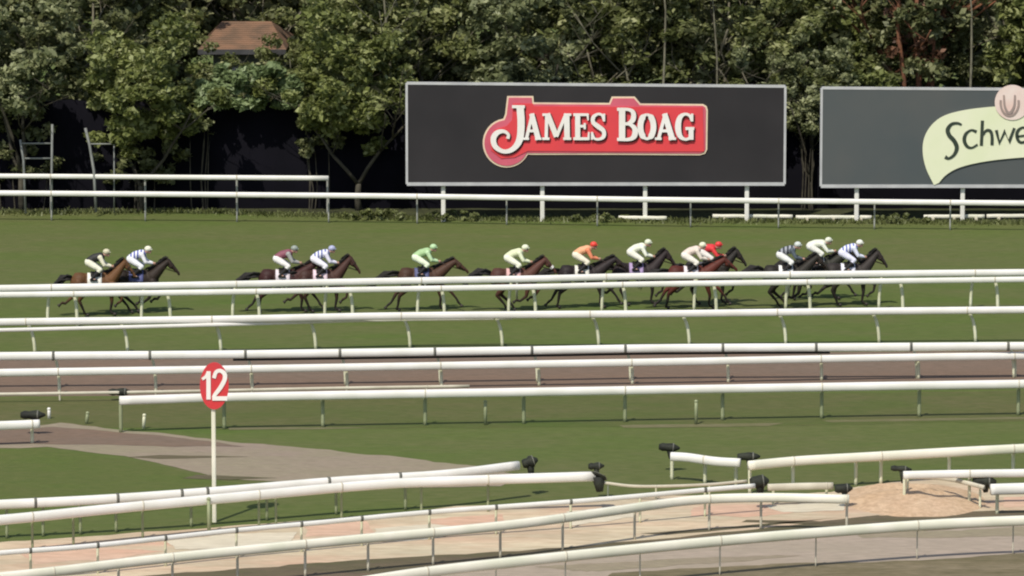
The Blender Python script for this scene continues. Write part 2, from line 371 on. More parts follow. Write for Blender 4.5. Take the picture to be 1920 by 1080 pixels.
# tall double rail at the far left, then the long far rail
run('tall white rail at far left ending short of the black billboard', [(-260, 330), (0, 330), (300, 332), (616, 334)], 1.62, .19, [-80, 95, 272, 444, 614], pm='steel', pr=.045, group=G1)
run('long far white rail passing in front of both billboards', [(-260, 360), (0, 362), (420, 365), (760, 368), (1200, 374), (1600, 378), (1920, 381), (2250, 384)], 1.16, .21, [-80, 96, 272, 444, 616, 782, 950, 1120, 1295, 1460, 1640, 1782, 1960, 2130], pm='steel', pr=.035, group=G1)
A = run('white rail nearest the racing horses, farthest of the curved-post rails', [(-260, 544), (0, 541), (400, 534), (700, 528), (1000, 523), (1220, 518), (1600, 514), (1920, 511), (2200, 508)], 1.33, .24,
    [-85, 96, 272, 443, 616, 790, 961, 1136, 1309, 1481, 1656, 1828, 2000], lean=(-.14, 0), pr=.055, group=G1)
B = run('second curved-post rail, just in front of the one beside the horses', [(-260, 556), (0, 553), (400, 548), (700, 543), (1000, 538), (1220, 533), (1600, 528), (1920, 524), (2200, 521)], 1.18, .20,
    [-34, 138, 313, 480, 655, 827, 998, 1167, 1337, 1513, 1687, 1865, 2040], lean=(.12, -.05), pr=.06, group=G1)
C_ = run('double white rail with curved posts on the middle grass', [(-260, 609), (0, 604), (400, 599), (700, 593), (1000, 590), (1280, 588), (1600, 584), (1920, 581), (2200, 579)], 1.15, .24,
    [-125, 48, 222, 397, 575, 752, 925, 1106, 1276, 1457, 1632, 1813, 1990], lean=(.30, -.05), pr=.055, group=G1,
    lower=([(-260, 624), (0, 619), (400, 609), (700, 600), (960, 596)], .98, .12))
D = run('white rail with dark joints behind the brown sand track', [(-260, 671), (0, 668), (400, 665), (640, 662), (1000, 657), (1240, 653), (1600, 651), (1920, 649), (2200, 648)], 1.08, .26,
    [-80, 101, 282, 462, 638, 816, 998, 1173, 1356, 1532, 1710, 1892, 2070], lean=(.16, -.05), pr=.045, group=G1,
    brackets=[-80, 100, 281, 460, 637, 815, 997, 1172, 1355, 1530, 1708, 1890, 2070], shade_strip=(425, 1560, .09))
E = run('white rail standing in the brown sand track', [(-260, 705), (0, 699), (400, 693), (700, 688), (1000, 683), (1240, 679), (1600, 672), (1920, 667), (2200, 663)], .75, .24,
    [-72, 109, 290, 471, 649, 826, 1009, 1184, 1364, 1539, 1721, 1902, 2080], lean=(.03, 0), pr=.05, group=G1)
Fr = run('white rail starting left of the red number marker, in front of the sand track', [(224, 751), (420, 745), (640, 741), (1000, 735), (1240, 731), (1600, 725), (1920, 720), (2200, 716)], 1.03, .26,
    [226, 420, 605, 797, 982, 1172, 1355, 1541, 1724, 1910, 2095], pm='post_dull', pr=.055, group=G1)
run('thin weathered kerb rail edging the sand track at left', [(-260, 742), (0, 739), (210, 736), (380, 733), (620, 728), (880, 724)], .28, .09, [-90, 112, 292, 472, 650, 800], m='rail_old', pm='rail_old', pr=.03, group=None, pads=[(226, 735, .75, .30, 0)], kind='kerb_rail')
run('short white rail end with dark pad at the left edge', [(-260, 806), (-60, 800), (30, 797), (74, 795)], .62, .26, [-120, 60], pr=.05, group=None, pads=[(62, 778, .75, .34, 0)], kind='running_rail')
# rails crossing the lower left
run('upper white rail of the crossing pair behind the number marker pole', [(-260, 958), (0, 946), (200, 936), (400, 922), (640, 902), (830, 890), (972, 873)], .98, .25,
    [-120, 12, 80, 150, 217, 358, 500, 630, 760], pm='post_dull', pr=.04, group='rails meeting in the lower left', brackets=[66, 220, 340, 388, 616, 750], pads=[(994, 866, .55, .40, .7)])
run('lower white rail of the crossing pair, ending in a dark bumper', [(-260, 995), (0, 975), (200, 955), (400, 936), (700, 909), (900, 900), (1116, 893)], .95, .26,
    [-60, 60, 137, 267, 392, 485, 517, 640, 790, 915], pm='post_dull', pr=.035, group='rails meeting in the lower left', pads=[(1122, 893, .22, .60, 1.4), (1118, 874, .45, .26, .1)])
run('slender white rail on the far edge of the tan sand path', [(-260, 1060), (0, 1037), (180, 1023), (430, 996), (600, 980), (800, 961), (1070, 941), (1200, 930), (1330, 918), (1415, 911)], .80, .13,
    [-70, 57, 183, 310, 443, 565, 678, 805, 930, 1070, 1200, 1322], pr=.035, group=None, m='rail_white', brackets=[57, 183, 310, 443, 565, 678, 805, 930, 1070, 1322], pads=[(1424, 903, .55, .46, .3)])
run('broad white rail on the near edge of the tan sand path', [(-260, 1108), (80, 1074), (300, 1048), (640, 1014), (860, 994), (1000, 979), (1150, 958), (1300, 938), (1440, 933), (1592, 936)], .92, .24,
    [-60, 100, 222, 323, 445, 572, 690, 812, 938, 1055, 1190, 1330, 1427, 1588], m='rail_cream', pm='rail_old', pr=.035)
run('nearest white rail rising to the right along the gravel road', [(600, 1104), (790, 1074), (1000, 1050), (1200, 1029), (1400, 1010), (1600, 994), (1760, 983), (1920, 976), (2250, 965)], .95, .26,
    [690, 800, 930, 1060, 1200, 1350, 1530, 1720, 1900, 2100], m='rail_cream', pm='rail_old', pr=.02)
# rails round the gate at the lower right
GG = 'rails around the gate at the lower right'
run('cream rail sweeping off to the right above the gate', [(1404, 873), (1500, 864), (1640, 856), (1780, 848), (1920, 841), (2200, 828)], .85, .26, [1406, 1487, 1605, 1652, 1780, 1900, 2050], m='rail_cream', pr=.05, group=GG, pads=[(1404, 856, .65, .30, 0)])
run('short loose white rail on three short posts left of the gate', [(1258, 856), (1290, 858), (1340, 865), (1388, 868)], .72, .25, [1260, 1322, 1380], m='rail_white', pr=.05, group=GG, pads=[(1255, 839, .62, .32, -.2)])
run('white rail above the sand heap leaving the frame at right', [(1694, 891), (1780, 889), (1920, 887), (2200, 884)], .90, .22, [1696, 1818, 1940, 2080], group=GG, pr=.045, pads=[(1690, 879, .60, .22, -.2)])
run('low sagging rail falling across the sand heap to a dark pad', [(1700, 893), (1770, 897), (1810, 905), (1845, 914)], .66, .12, [1702, 1838], m='rail_old', pr=.035, group=GG, pads=[(1846, 903, .66, .42, 0)])
run('white rail stub right of the dark gate pad', [(1858, 918), (1920, 916), (2200, 910)], .74, .30, [1870, 1980, 2100], group=GG, pr=.05)
run('grey rail piece lying low behind the sand path', [(1440, 914), (1500, 912), (1562, 911)], .55, .19, [1450, 1550], m='rail_old', pr=.04, group=GG, pads=[(1582, 916, .50, .34, .1)])
run('thin pale rail running low behind the sand path', [(1130, 905), (1200, 912), (1320, 909), (1400, 902)], .42, .08, [1140, 1230, 1330], m='rail_old', pr=.025, group=GG)

def peg(x, y, h, label, lean=0, m='post_white'):
    c = P(x, y); k = MB(); k.tube([(c.x, c.y, 0), (c.x+lean*.6, c.y, h*.6), (c.x+lean, c.y, h)], [.05, .05, .045], 8)
    k.ellipsoid((c.x+lean, c.y, h), (.06, .06, .05), 8, 6)
    tag(k.build('marker_peg', M[m], origin=(c.x, c.y, 0), smooth=True), label, 'marker peg')
peg(269, 804, .42, 'small pale marker peg on grass right of the rail start', .03)
peg(92, 785, .30, 'small white marker peg beside the dark pad at left', 0, 'rail_white')
peg(162, 795, .34, 'dull green marker peg on grass between the two left rail ends', .04, 'post_dull')
peg(910, 797, .72, 'short greenish stake under the rail in mid-frame', 0, 'post_dull')
peg(1305, 796, .72, 'short greenish stake right of centre beneath the long rail', 0, 'post_dull')
peg(392, 1004, 1.0, 'thin pale stake beside the foot of the number marker', 0, 'post_dull')

# ---------------------------------------------------------------- strokes for lettering on vertical boards
def ribbon(pts, ws, smooth=True, step=6):
    """list of (px,py), list of widths -> closed outline"""
    if smooth and len(pts) > 2:
        q = catmull([(p[0], p[1], w_) for p, w_ in zip(pts, ws)], step)
    else: q = [(p[0], p[1], w_) for p, w_ in zip(pts, ws)]
    Lf = []; Rt = []
    for i, (x, y, w_) in enumerate(q):
        a = q[max(i-1, 0)]; b = q[min(i+1, len(q)-1)]; dx, dy = b[0]-a[0], b[1]-a[1]; d = math.hypot(dx, dy) or 1
        nx, ny = -dy/d, dx/d
        if not smooth and 0 < i < len(q)-1:
            d1 = np.array([x-a[0], y-a[1]]); d2 = np.array([b[0]-x, b[1]-y]); c_ = np.dot(d1, d2)/(np.linalg.norm(d1)*np.linalg.norm(d2)); s_ = 1/max(.55, math.sqrt((1+c_)/2))
        else: s_ = 1
        Lf.append((x+nx*w_/2*s_, y+ny*w_/2*s_)); Rt.append((x-nx*w_/2*s_, y-ny*w_/2*s_))
    return Lf, Rt
def put_ribbon(k, pts, ws, Y, th, smooth=True, off=(0, 0), grow=0):
    Lf, Rt = ribbon([(x+off[0], y+off[1]) for x, y in pts], [w_+grow for w_ in ws], smooth); n = len(Lf)
    vs = []; fs = []
    for i in range(n):
        for (x, y) in (Lf[i], Rt[i]):
            p = PY(x, y, Y); vs += [(p.x, Y-th, p.z), (p.x, Y, p.z)]
    for i in range(n-1):
        a, b = i*4, i*4+4
        fs += [(a, a+2, b+2, b), (a+1, b+1, b+3, a+3), (a, b, b+1, a+1), (a+2, a+3, b+3, b+2)]
    fs += [(0, 1, 3, 2), (4*n-4, 4*n-2, 4*n-1, 4*n-3)]
    k.add(vs, fs)
def ell(cx, cy, rx, ry, a0=0, a1=360, n=14): return [(cx+rx*math.cos(R(a0+(a1-a0)*i/n)), cy-ry*math.sin(R(a0+(a1-a0)*i/n))) for i in range(n+1)]
def poly_prism(k, pts, Y, th):
    k.prism_y([((PY(x, y, Y)).x, (PY(x, y, Y)).z) for x, y in pts], Y-th, Y)

# slab-serif capitals built from strokes: (points, widths, smooth)
def cap(ch, x0, x1, t, b):
    W = x1-x0; H = b-t; T = min(9, W*.26); th = T*.55; sf = T*.45
    X = lambda u: x0+u*W
    Yc = lambda v: t+v*H
    ser = lambda xc, y, w_: ([(xc-w_/2, y), (xc+w_/2, y)], [sf, sf], False)
    if ch == 'A': return [([(X(.5), Yc(0)), (X(.14), Yc(1))], [th*1.1, th*1.2], False), ([(X(.46), Yc(0)), (X(.86), Yc(1))], [T*1.05, T*1.15], False), ([(X(.26), Yc(.66)), (X(.74), Yc(.66))], [sf*1.2]*2, False), ser(X(.14), Yc(.96), W*.34), ser(X(.85), Yc(.96), W*.38)]
    if ch == 'M': return [([(X(.15), Yc(0)), (X(.13), Yc(1))], [th*1.1]*2, False), ([(X(.17), Yc(0)), (X(.49), Yc(.88))], [T*1.05]*2, False), ([(X(.82), Yc(0)), (X(.49), Yc(.88))], [th*1.1]*2, False), ([(X(.84), Yc(0)), (X(.86), Yc(1))], [T*1.1]*2, False), ser(X(.12), Yc(.96), W*.25), ser(X(.86), Yc(.96), W*.28), ser(X(.1), Yc(.04), W*.2), ser(X(.9), Yc(.04), W*.2)]
    if ch == 'E': return [([(X(.28), Yc(0)), (X(.28), Yc(1))], [T*1.2]*2, False), ([(X(0), Yc(.04)), (X(.95), Yc(.04))], [sf*1.3]*2, False), ([(X(.3), Yc(.48)), (X(.75), Yc(.48))], [sf*1.3]*2, False), ([(X(0), Yc(.96)), (X(1), Yc(.96))], [sf*1.4]*2, False), ([(X(.92), Yc(0)), (X(.95), Yc(.26))], [sf*1.2, sf*.6], False), ([(X(.74), Yc(.36)), (X(.74), Yc(.6))], [sf]*2, False), ([(X(.98), Yc(1)), (X(1), Yc(.7))], [sf*1.2, sf*.6], False)]
    if ch == 'S': return [([(X(.86), Yc(.26)), (X(.74), Yc(.06)), (X(.45), Yc(.02)), (X(.16), Yc(.14)), (X(.16), Yc(.34)), (X(.5), Yc(.5)), (X(.84), Yc(.66)), (X(.84), Yc(.88)), (X(.52), Yc(.98)), (X(.22), Yc(.94)), (X(.08), Yc(.74))], [th*.8, th, th, T*.9, T, T*1.15, T, T*.9, th, th, th*.8], True), ([(X(.88), Yc(0)), (X(.88), Yc(.3))], [sf]*2, False), ([(X(.07), Yc(.7)), (X(.07), Yc(1))], [sf]*2, False)]
    if ch == 'B': return [([(X(.26), Yc(0)), (X(.26), Yc(1))], [T*1.25]*2, False), ([(X(0), Yc(.03)), (X(.6), Yc(.04)), (X(.84), Yc(.14)), (X(.82), Yc(.36)), (X(.56), Yc(.48)), (X(.3), Yc(.48))], [sf*1.3, sf*1.3, T*.9, T, sf*1.3, sf*1.2], True), ([(X(.3), Yc(.48)), (X(.66), Yc(.5)), (X(.92), Yc(.64)), (X(.9), Yc(.86)), (X(.62), Yc(.97)), (X(0), Yc(.97))], [sf*1.2, sf*1.3, T, T*1.1, sf*1.4, sf*1.3], True)]
    if ch == 'O': return [(ell(X(.5), Yc(.5), W*.36, H*.46, 90, 450, 20), [th if abs(math.cos(R(90+18*i))) < .5 else T*1.15 for i in range(21)], True)]
    if ch == 'G': return [([(X(.88), Yc(.28)), (X(.76), Yc(.08)), (X(.48), Yc(.02)), (X(.2), Yc(.16)), (X(.1), Yc(.5)), (X(.2), Yc(.84)), (X(.48), Yc(.98)), (X(.74), Yc(.94)), (X(.84), Yc(.84))], [th*.8, th, th, T, T*1.25, T, th, th, th], True), ([(X(.84), Yc(1)), (X(.84), Yc(.56))], [T, T], False), ([(X(.52), Yc(.57)), (X(1.02), Yc(.57))], [sf*1.3]*2, False), ([(X(.9), Yc(0)), (X(.9), Yc(.3))], [sf]*2, False)]

def board(x0, x1, ytl, ytr, yb, Y, face, label, legs, legbase):
    a = PY(x0, yb, Y); b = PY(x1, yb, Y); tl = PY(x0, ytl, Y).z; tr = PY(x1, ytr, Y).z
    root = empty('billboard', ((a.x+b.x)/2, Y, 0), label, 'billboard')
    k = MB(); k.prism_y([(a.x, a.z), (b.x, b.z), (b.x, tr), (a.x, tl)], Y, Y+.10); k.build('panel', face, root)
    k = MB(); w_ = .10
    for p, q in (((a.x, a.z), (b.x, b.z)), ((b.x, b.z), (b.x, tr)), ((b.x, tr), (a.x, tl)), ((a.x, tl), (a.x, a.z))):
        k.tube([(p[0], Y+.03, p[1]), (q[0], Y+.03, q[1])], w_*.75 if p[1] == q[1] else w_*.6, prof=[(-.8, -.9), (.8, -.9), (.8, .9), (-.8, .9)])
    k.build('frame', M['frame'], root)
    for x in legs:
        t = PY(x, yb, Y); k = MB(); k.box((t.x-.085, Y+.12, -.05), (t.x+.085, Y+.27, a.z+1.2), .02); k.build('leg', M['rail_white'], root)
        k = MB(); k.tube([(t.x, Y+.27, a.z-.1), (t.x, Y+1.3, 0)], .04, 6); k.build('strut', M['steel'], root)
    return root
YB = P(1000, 416).y
B1 = board(763, 1471, 156, 162, 345, YB, M['board_black'], 'black billboard with red plaque lettered in white, behind far rail', [831, 1017, 1210, 1401], 418)
plaque = [(951, 180), (1000, 180), (1001, 192), (1142, 193), (1147, 181), (1190, 181), (1201, 194), (1318, 195), (1325, 199), (1327, 206), (1326, 280), (1322, 288), (1312, 291), (1150, 290), (998, 290)]
arc = ell(950, 268, 45, 46, -28, -262, 22)
out = plaque+arc+[(947, 214)]
def inset(poly, d):
    n = len(poly); o = []
    area = sum(poly[i][0]*poly[(i+1) % n][1]-poly[(i+1) % n][0]*poly[i][1] for i in range(n)); sg = 1 if area > 0 else -1
    for i in range(n):
        a, b, c = map(np.array, (poly[i-1], poly[i], poly[(i+1) % n])); e1 = (b-a)/np.linalg.norm(b-a); e2 = (c-b)/np.linalg.norm(c-b)
        n1 = np.array([-e1[1], e1[0]])*sg; n2 = np.array([-e2[1], e2[0]])*sg; nn = n1+n2; nn = nn/max(.4, np.dot(nn, nn)/2)
        o.append(tuple(b+nn*d))
    return o
k = MB(); poly_prism(k, out, YB-.01, .03); pl = k.build('plaque', M['cream'], B1)
k = MB(); poly_prism(k, inset(out, 3.2), YB-.045, .02); k.build('pink_field', M['pink'], pl)
redf = [(1001, 199), (1318, 201), (1320, 284), (1150, 284), (990, 283), (965, 295), (940, 297), (921, 282), (918, 262), (928, 243), (950, 236), (960, 225), (962, 194), (999, 194)]
k = MB(); poly_prism(k, redf, YB-.07, .02); k.build('red_field', M['red'], pl)
letters = []
letters += [([(975, 198), (977, 232), (974, 262), (962, 279), (945, 284), (929, 275), (925, 260), (932, 249), (944, 246), (953, 252), (952, 260)], [13, 13, 12, 9, 7, 9, 10, 9, 6, 5, 6], True), ([(960, 200), (984, 200)], [5, 5], False)]
for ch, x0, x1 in (('A', 982, 1014), ('M', 1017, 1071), ('E', 1075, 1104), ('S', 1108, 1136)): letters += cap(ch, x0, x1, 213, 262)
letters += cap('B', 1157, 1193, 203, 263)
for ch, x0, x1 in (('O', 1196, 1230), ('A', 1229, 1266), ('G', 1268, 1301)): letters += cap(ch, x0, x1, 213, 262)
k = MB(); d_ = 0
for p, w_, s_ in letters: put_ribbon(k, p, w_, YB-.09-d_, .015, s_, (2.6, 2.2), 1.5); d_ += .0006
k.build('lettering_shade', M['shadow_red'], pl)
k = MB()
for p, w_, s_ in letters: put_ribbon(k, p, w_, YB-.15-d_, .015, s_, (0, 0), .6); d_ += .0006
k.build('lettering', M['white'], pl)

B2 = board(1539, 2290, 165, 170, 349, YB, M['board_grey'], 'grey billboard with pale green banner and dark script, cut by right edge', [1607, 1806, 2000, 2190], 418)
ban = catmull([(1751, 347), (1736, 315), (1730, 285), (1733, 258), (1747, 234), (1770, 217), (1805, 207), (1850, 201), (1900, 198), (1960, 198), (2010, 202), (2060, 214), (2092, 240), (2100, 275), (2094, 315), (2082, 340)], 4)+catmull([(2070, 322), (2040, 305), (1985, 294), (1920, 295), (1851, 302), (1802, 313), (1775, 327), (1760, 343)], 4)
k = MB(); poly_prism(k, ban, YB-.03, .03); bn = k.build('banner', M['banner'], B2)
k = MB(); poly_prism(k, ell(1898, 192, 33, 33, 0, 354, 30), YB-.065, .03); em = k.build('emblem', M['emblem'], B2)
k = MB()
put_ribbon(k, ell(1893, 192, 17, 25, 170, 370, 14), [4]*15, YB-.11, .01)
put_ribbon(k, [(1882, 178), (1884, 200), (1892, 212), (1901, 200), (1903, 178)], [3, 4, 5, 4, 3], YB-.125, .01)
k.build('emblem_mark', M['emblem_grey'], em)
script = [([(1803, 234), (1795, 231), (1784, 233), (1777, 243), (1780, 254), (1789, 264), (1794, 277), (1789, 290), (1779, 297), (1772, 294)], [4, 5, 6, 8, 8, 8, 8, 6, 5, 7], True),
 ([(1831, 247), (1821, 244), (1811, 251), (1808, 263), (1813, 274), (1822, 277), (1833, 271)], [6, 4, 6, 7, 6, 4, 4], True),
 ([(1842, 226), (1841, 250), (1840, 273)], [6, 6, 6], False), ([(1841, 256), (1849, 245), (1857, 246), (1860, 256), (1860, 272)], [4, 5, 6, 6, 6], True),
 ([(1868, 244), (1874, 268), (1884, 246), (1892, 266), (1902, 240)], [6, 5, 5, 5, 5], False),
 ([(1908, 256), (1928, 252), (1926, 242), (1917, 239), (1908, 246), (1907, 258), (1914, 267), (1929, 263)], [4, 4, 5, 4, 6, 6, 5, 4], True)]
for dx in (0, 36): script += [([(1944+dx, 240), (1944+dx, 290)], [6, 6], False), (ell(1956+dx, 253, 10, 11, 90, 450, 12), [5]*13, True)]
script += [([(2014, 254), (2034, 250), (2031, 240), (2022, 238), (2014, 245), (2013, 258), (2020, 266), (2034, 262)], [4, 4, 5, 4, 6, 6, 5, 4], True), ([(2062, 243), (2052, 239), (2045, 246), (2054, 254), (2060, 262), (2052, 268), (2042, 264)], [5, 4, 6, 6, 6, 5, 4], True)]
k = MB(); d_ = 0
for p, w_, s_ in script: put_ribbon(k, p, w_, YB-.07-d_, .01, s_); d_ += .0008
k.build('lettering', M['ink'], bn)

# number marker
c = P(402, 979); root = empty('number_marker', (c.x, c.y, 0), 'red oval marker reading 12 on a tall cream pole', 'marker sign')
k = MB(); top = PY(402, 770, c.y).z; k.box((c.x-.055, c.y-.05, -.05), (c.x+.055, c.y+.05, top+.6), .015); k.build('pole', M['rail_cream'], root)
pts = ell(402, 723, 27, 44, 0, 352, 36); k = MB(); poly_prism(k, pts, c.y-.055, .05); dsc = k.build('disc', M['sign_red'], root)
k = MB(); Yd = c.y-.115
put_ribbon(k, [(379, 711), (386, 706), (390, 699)], [5, 6, 6], Yd+.002, .012); put_ribbon(k, [(391, 696), (391, 749)], [8, 8], Yd, .012, False)
put_ribbon(k, [(401, 709), (405, 698), (413, 695), (421, 701), (421, 712), (413, 727), (403, 740), (400, 746)], [7, 7, 7, 8, 8, 8, 7, 6], Yd-.002, .012)
put_ribbon(k, [(398, 747), (426, 747)], [8, 8], Yd-.004, .012, False)
k.build('numerals', M['white'], dsc)

# ---------------------------------------------------------------- behind the far rail
YF = P(900, 391).y
a = PY(-330, 186, YF); b = PY(2400, 186, YF); FZ = a.z
root = empty('screen_fence', (0, YF, 0), 'tall black cloth screen fence behind the far rail', 'fence')
k = MB(); n = 160; vs = []; fs = []
for i in range(n+1):
    x = a.x+(b.x-a.x)*i/n; yy = .06*math.sin(i*.9)+.05*noise.noise(Vector((i*.3, 0, 0)))
    zt = FZ-.12*abs(math.sin(i*.35))
    vs += [(x, YF+yy, 0), (x, YF+yy*.6, zt), (x, YF+yy+.03, 0), (x, YF+yy*.6+.03, zt)]
    if i: q = 4*i; fs += [(q-4, q, q+1, q-3), (q-2, q-1, q+3, q+2), (q-3, q+1, q+3, q-1)]
k.add(vs, fs); k.build('screen_cloth', M['cloth_black'], root, smooth=True)
for px in range(-250, 2400, 245):
    q = PY(px, 300, YF); k = MB(); k.tube([(q.x, YF+.16, 0), (q.x, YF+.16, FZ+.1)], .045, 8); k.build('fence_post', M['steel'], root)
for pi, px in enumerate((616, 1150)):     # lone steel posts in front of the cloth
    pass
def stand():
    Y = P(95, 402).y-.2; c = PY(95, 402, Y); r_ = empty('ladder_stand', (c.x, Y, 0), 'pale steel ladder stand in front of the black screen, far left', 'ladder stand')
    def bar(pts, rr, nm): 
        k = MB(); k.tube([PY(x, y, Y-o) for x, y, o in pts], rr, 8); k.build(nm, M['frame_dim'], r_, smooth=True)
    bar([(98, 233, 0), (97, 320, 0), (97, 405, 0)], .05, 'upright'); bar([(38, 262, 0), (44, 300, 0), (48, 400, .3)], .05, 'upright')
    bar([(160, 240, 0), (168, 272, 0), (176, 320, .3), (180, 398, .5)], .06, 'upright')
    bar([(40, 269, 0), (96, 269, 0)], .035, 'rung'); bar([(46, 297, 0), (96, 297, 0)], .035, 'rung'); bar([(168, 270, 0), (214, 270, .05)], .03, 'rung')
    bar([(214, 270, .05), (214, 400, .1)], .03, 'upright')
stand()
# spare white rails lying in the grass under the billboards
def spare(x0, x1, y, label, seed):
    rd = random.Random(seed); L_ = P(x0, y); k = MB()
    rt = empty('spare_rail', (L_.x, L_.y, 0), label, 'spare rail', 'white rails lying on the grass below the billboards')
    pts = []; n = 16
    for i in range(n+1):
        x = x0+(x1-x0)*i/n; p = P(x, y+.9*math.sin(seed)*(i/n)); pts.append((p.x, p.y, .15+.004*math.sin(i*1.3+seed)))
    k.tube(pts, .075, prof=STAD); k.build('rail', M['rail_cream'], rt, smooth=True)
    for t in (.15, .5, .86):
        p = P(x0+(x1-x0)*t, y); k = MB(); k.box((p.x-.06, p.y-.12, 0), (p.x+.06, p.y+.12, .10), .015); k.build('block', M['rail_old'], rt)
spare(1160, 1250, 415, 'short white rail lying on grass below the red plaque', 1)
spare(1336, 1486, 412, 'left one of the two spare white rails lying between the billboards', 2)
spare(1492, 1634, 414, 'right one of the two spare white rails lying between the billboards', 3)
spare(1732, 1846, 413, 'spare white rail lying below the pale green banner', 4)
spare(1850, 2000, 412, 'spare white rail lying at the right edge under the grey billboard', 5)

# ---------------------------------------------------------------- house behind the fence
YH = YF+4.0; c = PY(462, 300, YH); H = empty('house', (c.x, YH, 0), 'house with orange tiled roof glimpsed between trees at left', 'house')
x0, x1 = PY(385, 90, YH).x, PY(528, 90, YH).x; ze = PY(400, 93, YH).z; zr = PY(400, 40, YH+3.4).z-1.0
k = MB(); k.box((x0+.3, YH+.4, 0), (x1-.1, YH+6.4, ze)); k.build('wall', M['wall_render'], H)
k = MB(); mid = YH+3.4
k.add([(x0-.3, YH-.1, ze), (x1+.2, YH-.1, ze), (x1+.2, YH+6.9, ze), (x0-.3, YH+6.9, ze), (x0+.5, mid, zr+1.0), (x1-.6, mid, zr+1.0)], [(0, 1, 5, 4), (1, 2, 5), (2, 3, 4, 5), (3, 0, 4), (0, 3, 2, 1)])
for i in range(14):
    t = i/14; y_ = YH-.1+(mid-YH+.1)*t; z_ = ze+(zr+1.0-ze)*t
    k.tube([(x0-.3+.8*t, y_, z_+.005), (x1+.2-.8*t, y_, z_+.005)], .022, 5)
k.build('roof', M['roof_tile'], H)
k = MB(); k.box((x0-.3, YH-.26, ze-.2), (x1+.2, YH-.105, ze+.02), .02); k.build('gutter', M['gutter'], H)
for wx in (.28, .68):
    xc = x0+(x1-x0)*wx; k = MB(); k.box((xc-.55, YH+.34, ze-2.2), (xc+.55, YH+.395, ze-.8)); wo = k.build('window', M['frame'], H)
    k = MB(); k.box((xc-.47, YH+.31, ze-2.1), (xc+.47, YH+.335, ze-.9)); k.build('pane', M['glass'], wo)

# ---------------------------------------------------------------- trees
def leaves(centers, radii, per, size, seed, flat=.7, droop=0):
    r = np.random.default_rng(seed); n = len(centers)*per
    c = np.repeat(np.array(centers), per, 0); rad = np.repeat(np.array(radii), per)
    d = r.normal(size=(n, 3)); d /= np.linalg.norm(d, axis=1)[:, None]
    rr = rad*r.random(n)**.45; p = c+d*rr[:, None]*np.array([1, 1, flat])
    a = r.normal(size=(n, 3)); a[:, 2] *= .6; a /= np.linalg.norm(a, axis=1)[:, None]
    nrm = d*.6+r.normal(size=(n, 3))*.55+np.array([0, -.1, .45]); b = np.cross(nrm, a); b /= np.linalg.norm(b, axis=1)[:, None]
    s = size*(.45+1.35*r.random(n)**1.6)[:, None]; a = a*s; b = b*s*.55
    nz = np.cross(a, b); nz /= np.linalg.norm(nz, axis=1)[:, None]
    mid = p+nz*s*.12
    V = np.empty((n, 4, 3)); V[:, 0] = p-a; V[:, 1] = mid+b; V[:, 2] = p+a; V[:, 3] = mid-b
    return V.reshape(-1, 3)
def leafmesh(name, V, m):
    n = len(V)//4; me = bpy.data.meshes.new(name); me.vertices.add(len(V)); me.vertices.foreach_set('co', V.ravel())
    me.loops.add(len(V)); me.loops.foreach_set('vertex_index', np.arange(len(V), dtype=np.int32))
    me.polygons.add(n); me.polygons.foreach_set('loop_start', np.arange(0, len(V), 4, dtype=np.int32)); me.polygons.foreach_set('loop_total', np.full(n, 4, dtype=np.int32))
    me.materials.append(m); me.update(calc_edges=True); return me
def tree_variant(seed, H_, Rr, zlow, lm, bark, nclump=120, per=140, size=.135, fork=1.6, tr=.13):
    rd = random.Random(seed); k = MB(); ends = []
    def limb(p, d, L_, r, lvl):
        pts = [p]; rs = [r]; n = 5
        for i in range(n):
            d = (d+Vector((rd.gauss(0, .14), rd.gauss(0, .14), rd.gauss(.03, .08)))).normalized(); p = p+d*L_/n; pts.append(p); rs.append(r*(1-.6*(i+1)/n))
        k.tube(pts, rs, 6 if lvl > 1 else 9)
        if lvl < 3:
            for i in range(rd.choice((2, 3, 3)) + (1 if lvl == 0 else 0)):
                ang = rd.uniform(0, 6.28); t_ = rd.uniform(.35, .95); q = pts[1+int(t_*(n-1))]
                dd = (d*.6+Vector((math.cos(ang), math.sin(ang), rd.uniform(-.15, .6)))*.9).normalized()
                limb(q, dd, L_*rd.uniform(.5, .72), rs[-1]*1.05, lvl+1)
        else: ends.append(p)
        if lvl >= 1: ends.append(p)
    tp = Vector((0, 0, -.1)); nst = rd.choice((2, 3))
    k.tube([tp, Vector((.04, 0, fork*.5)), Vector((.0, .05, fork))], [tr*1.35, tr, tr*.95], 10)
    for i in range(nst):
        a_ = 6.28*i/nst+rd.uniform(-.4, .4); limb(Vector((0, .05, fork-.05)), Vector((math.cos(a_)*.5, math.sin(a_)*.5, 1)).normalized(), H_*.5, tr*.75, 0)
    trunk = k.mesh('trunk', bark, smooth=True)
    cs = []; rs = []
    zc = (H_+zlow)/2; hz = (H_-zlow)/2
    for e in ends:
        if e.z > zlow and len(cs) < nclump*.4: cs.append(tuple(e)); rs.append(rd.uniform(.35, .7))
    while len(cs) < nclump:
        d = Vector((rd.gauss(0, 1), rd.gauss(0, 1), rd.gauss(0, 1))).normalized(); q = rd.uniform(.55, 1.05)
        lump = 1+.35*noise.noise(Vector((d.x*1.8+seed, d.y*1.8, d.z*1.8)))*1.6
        cs.append((d.x*Rr*q*lump, d.y*Rr*q*lump, zc+d.z*hz*q*lump)); rs.append(rd.uniform(.3, .75))
    cs = [c_ for c_ in cs]; crown = leafmesh('crown', leaves(cs, rs, per, size, seed), lm)
    return trunk, crown
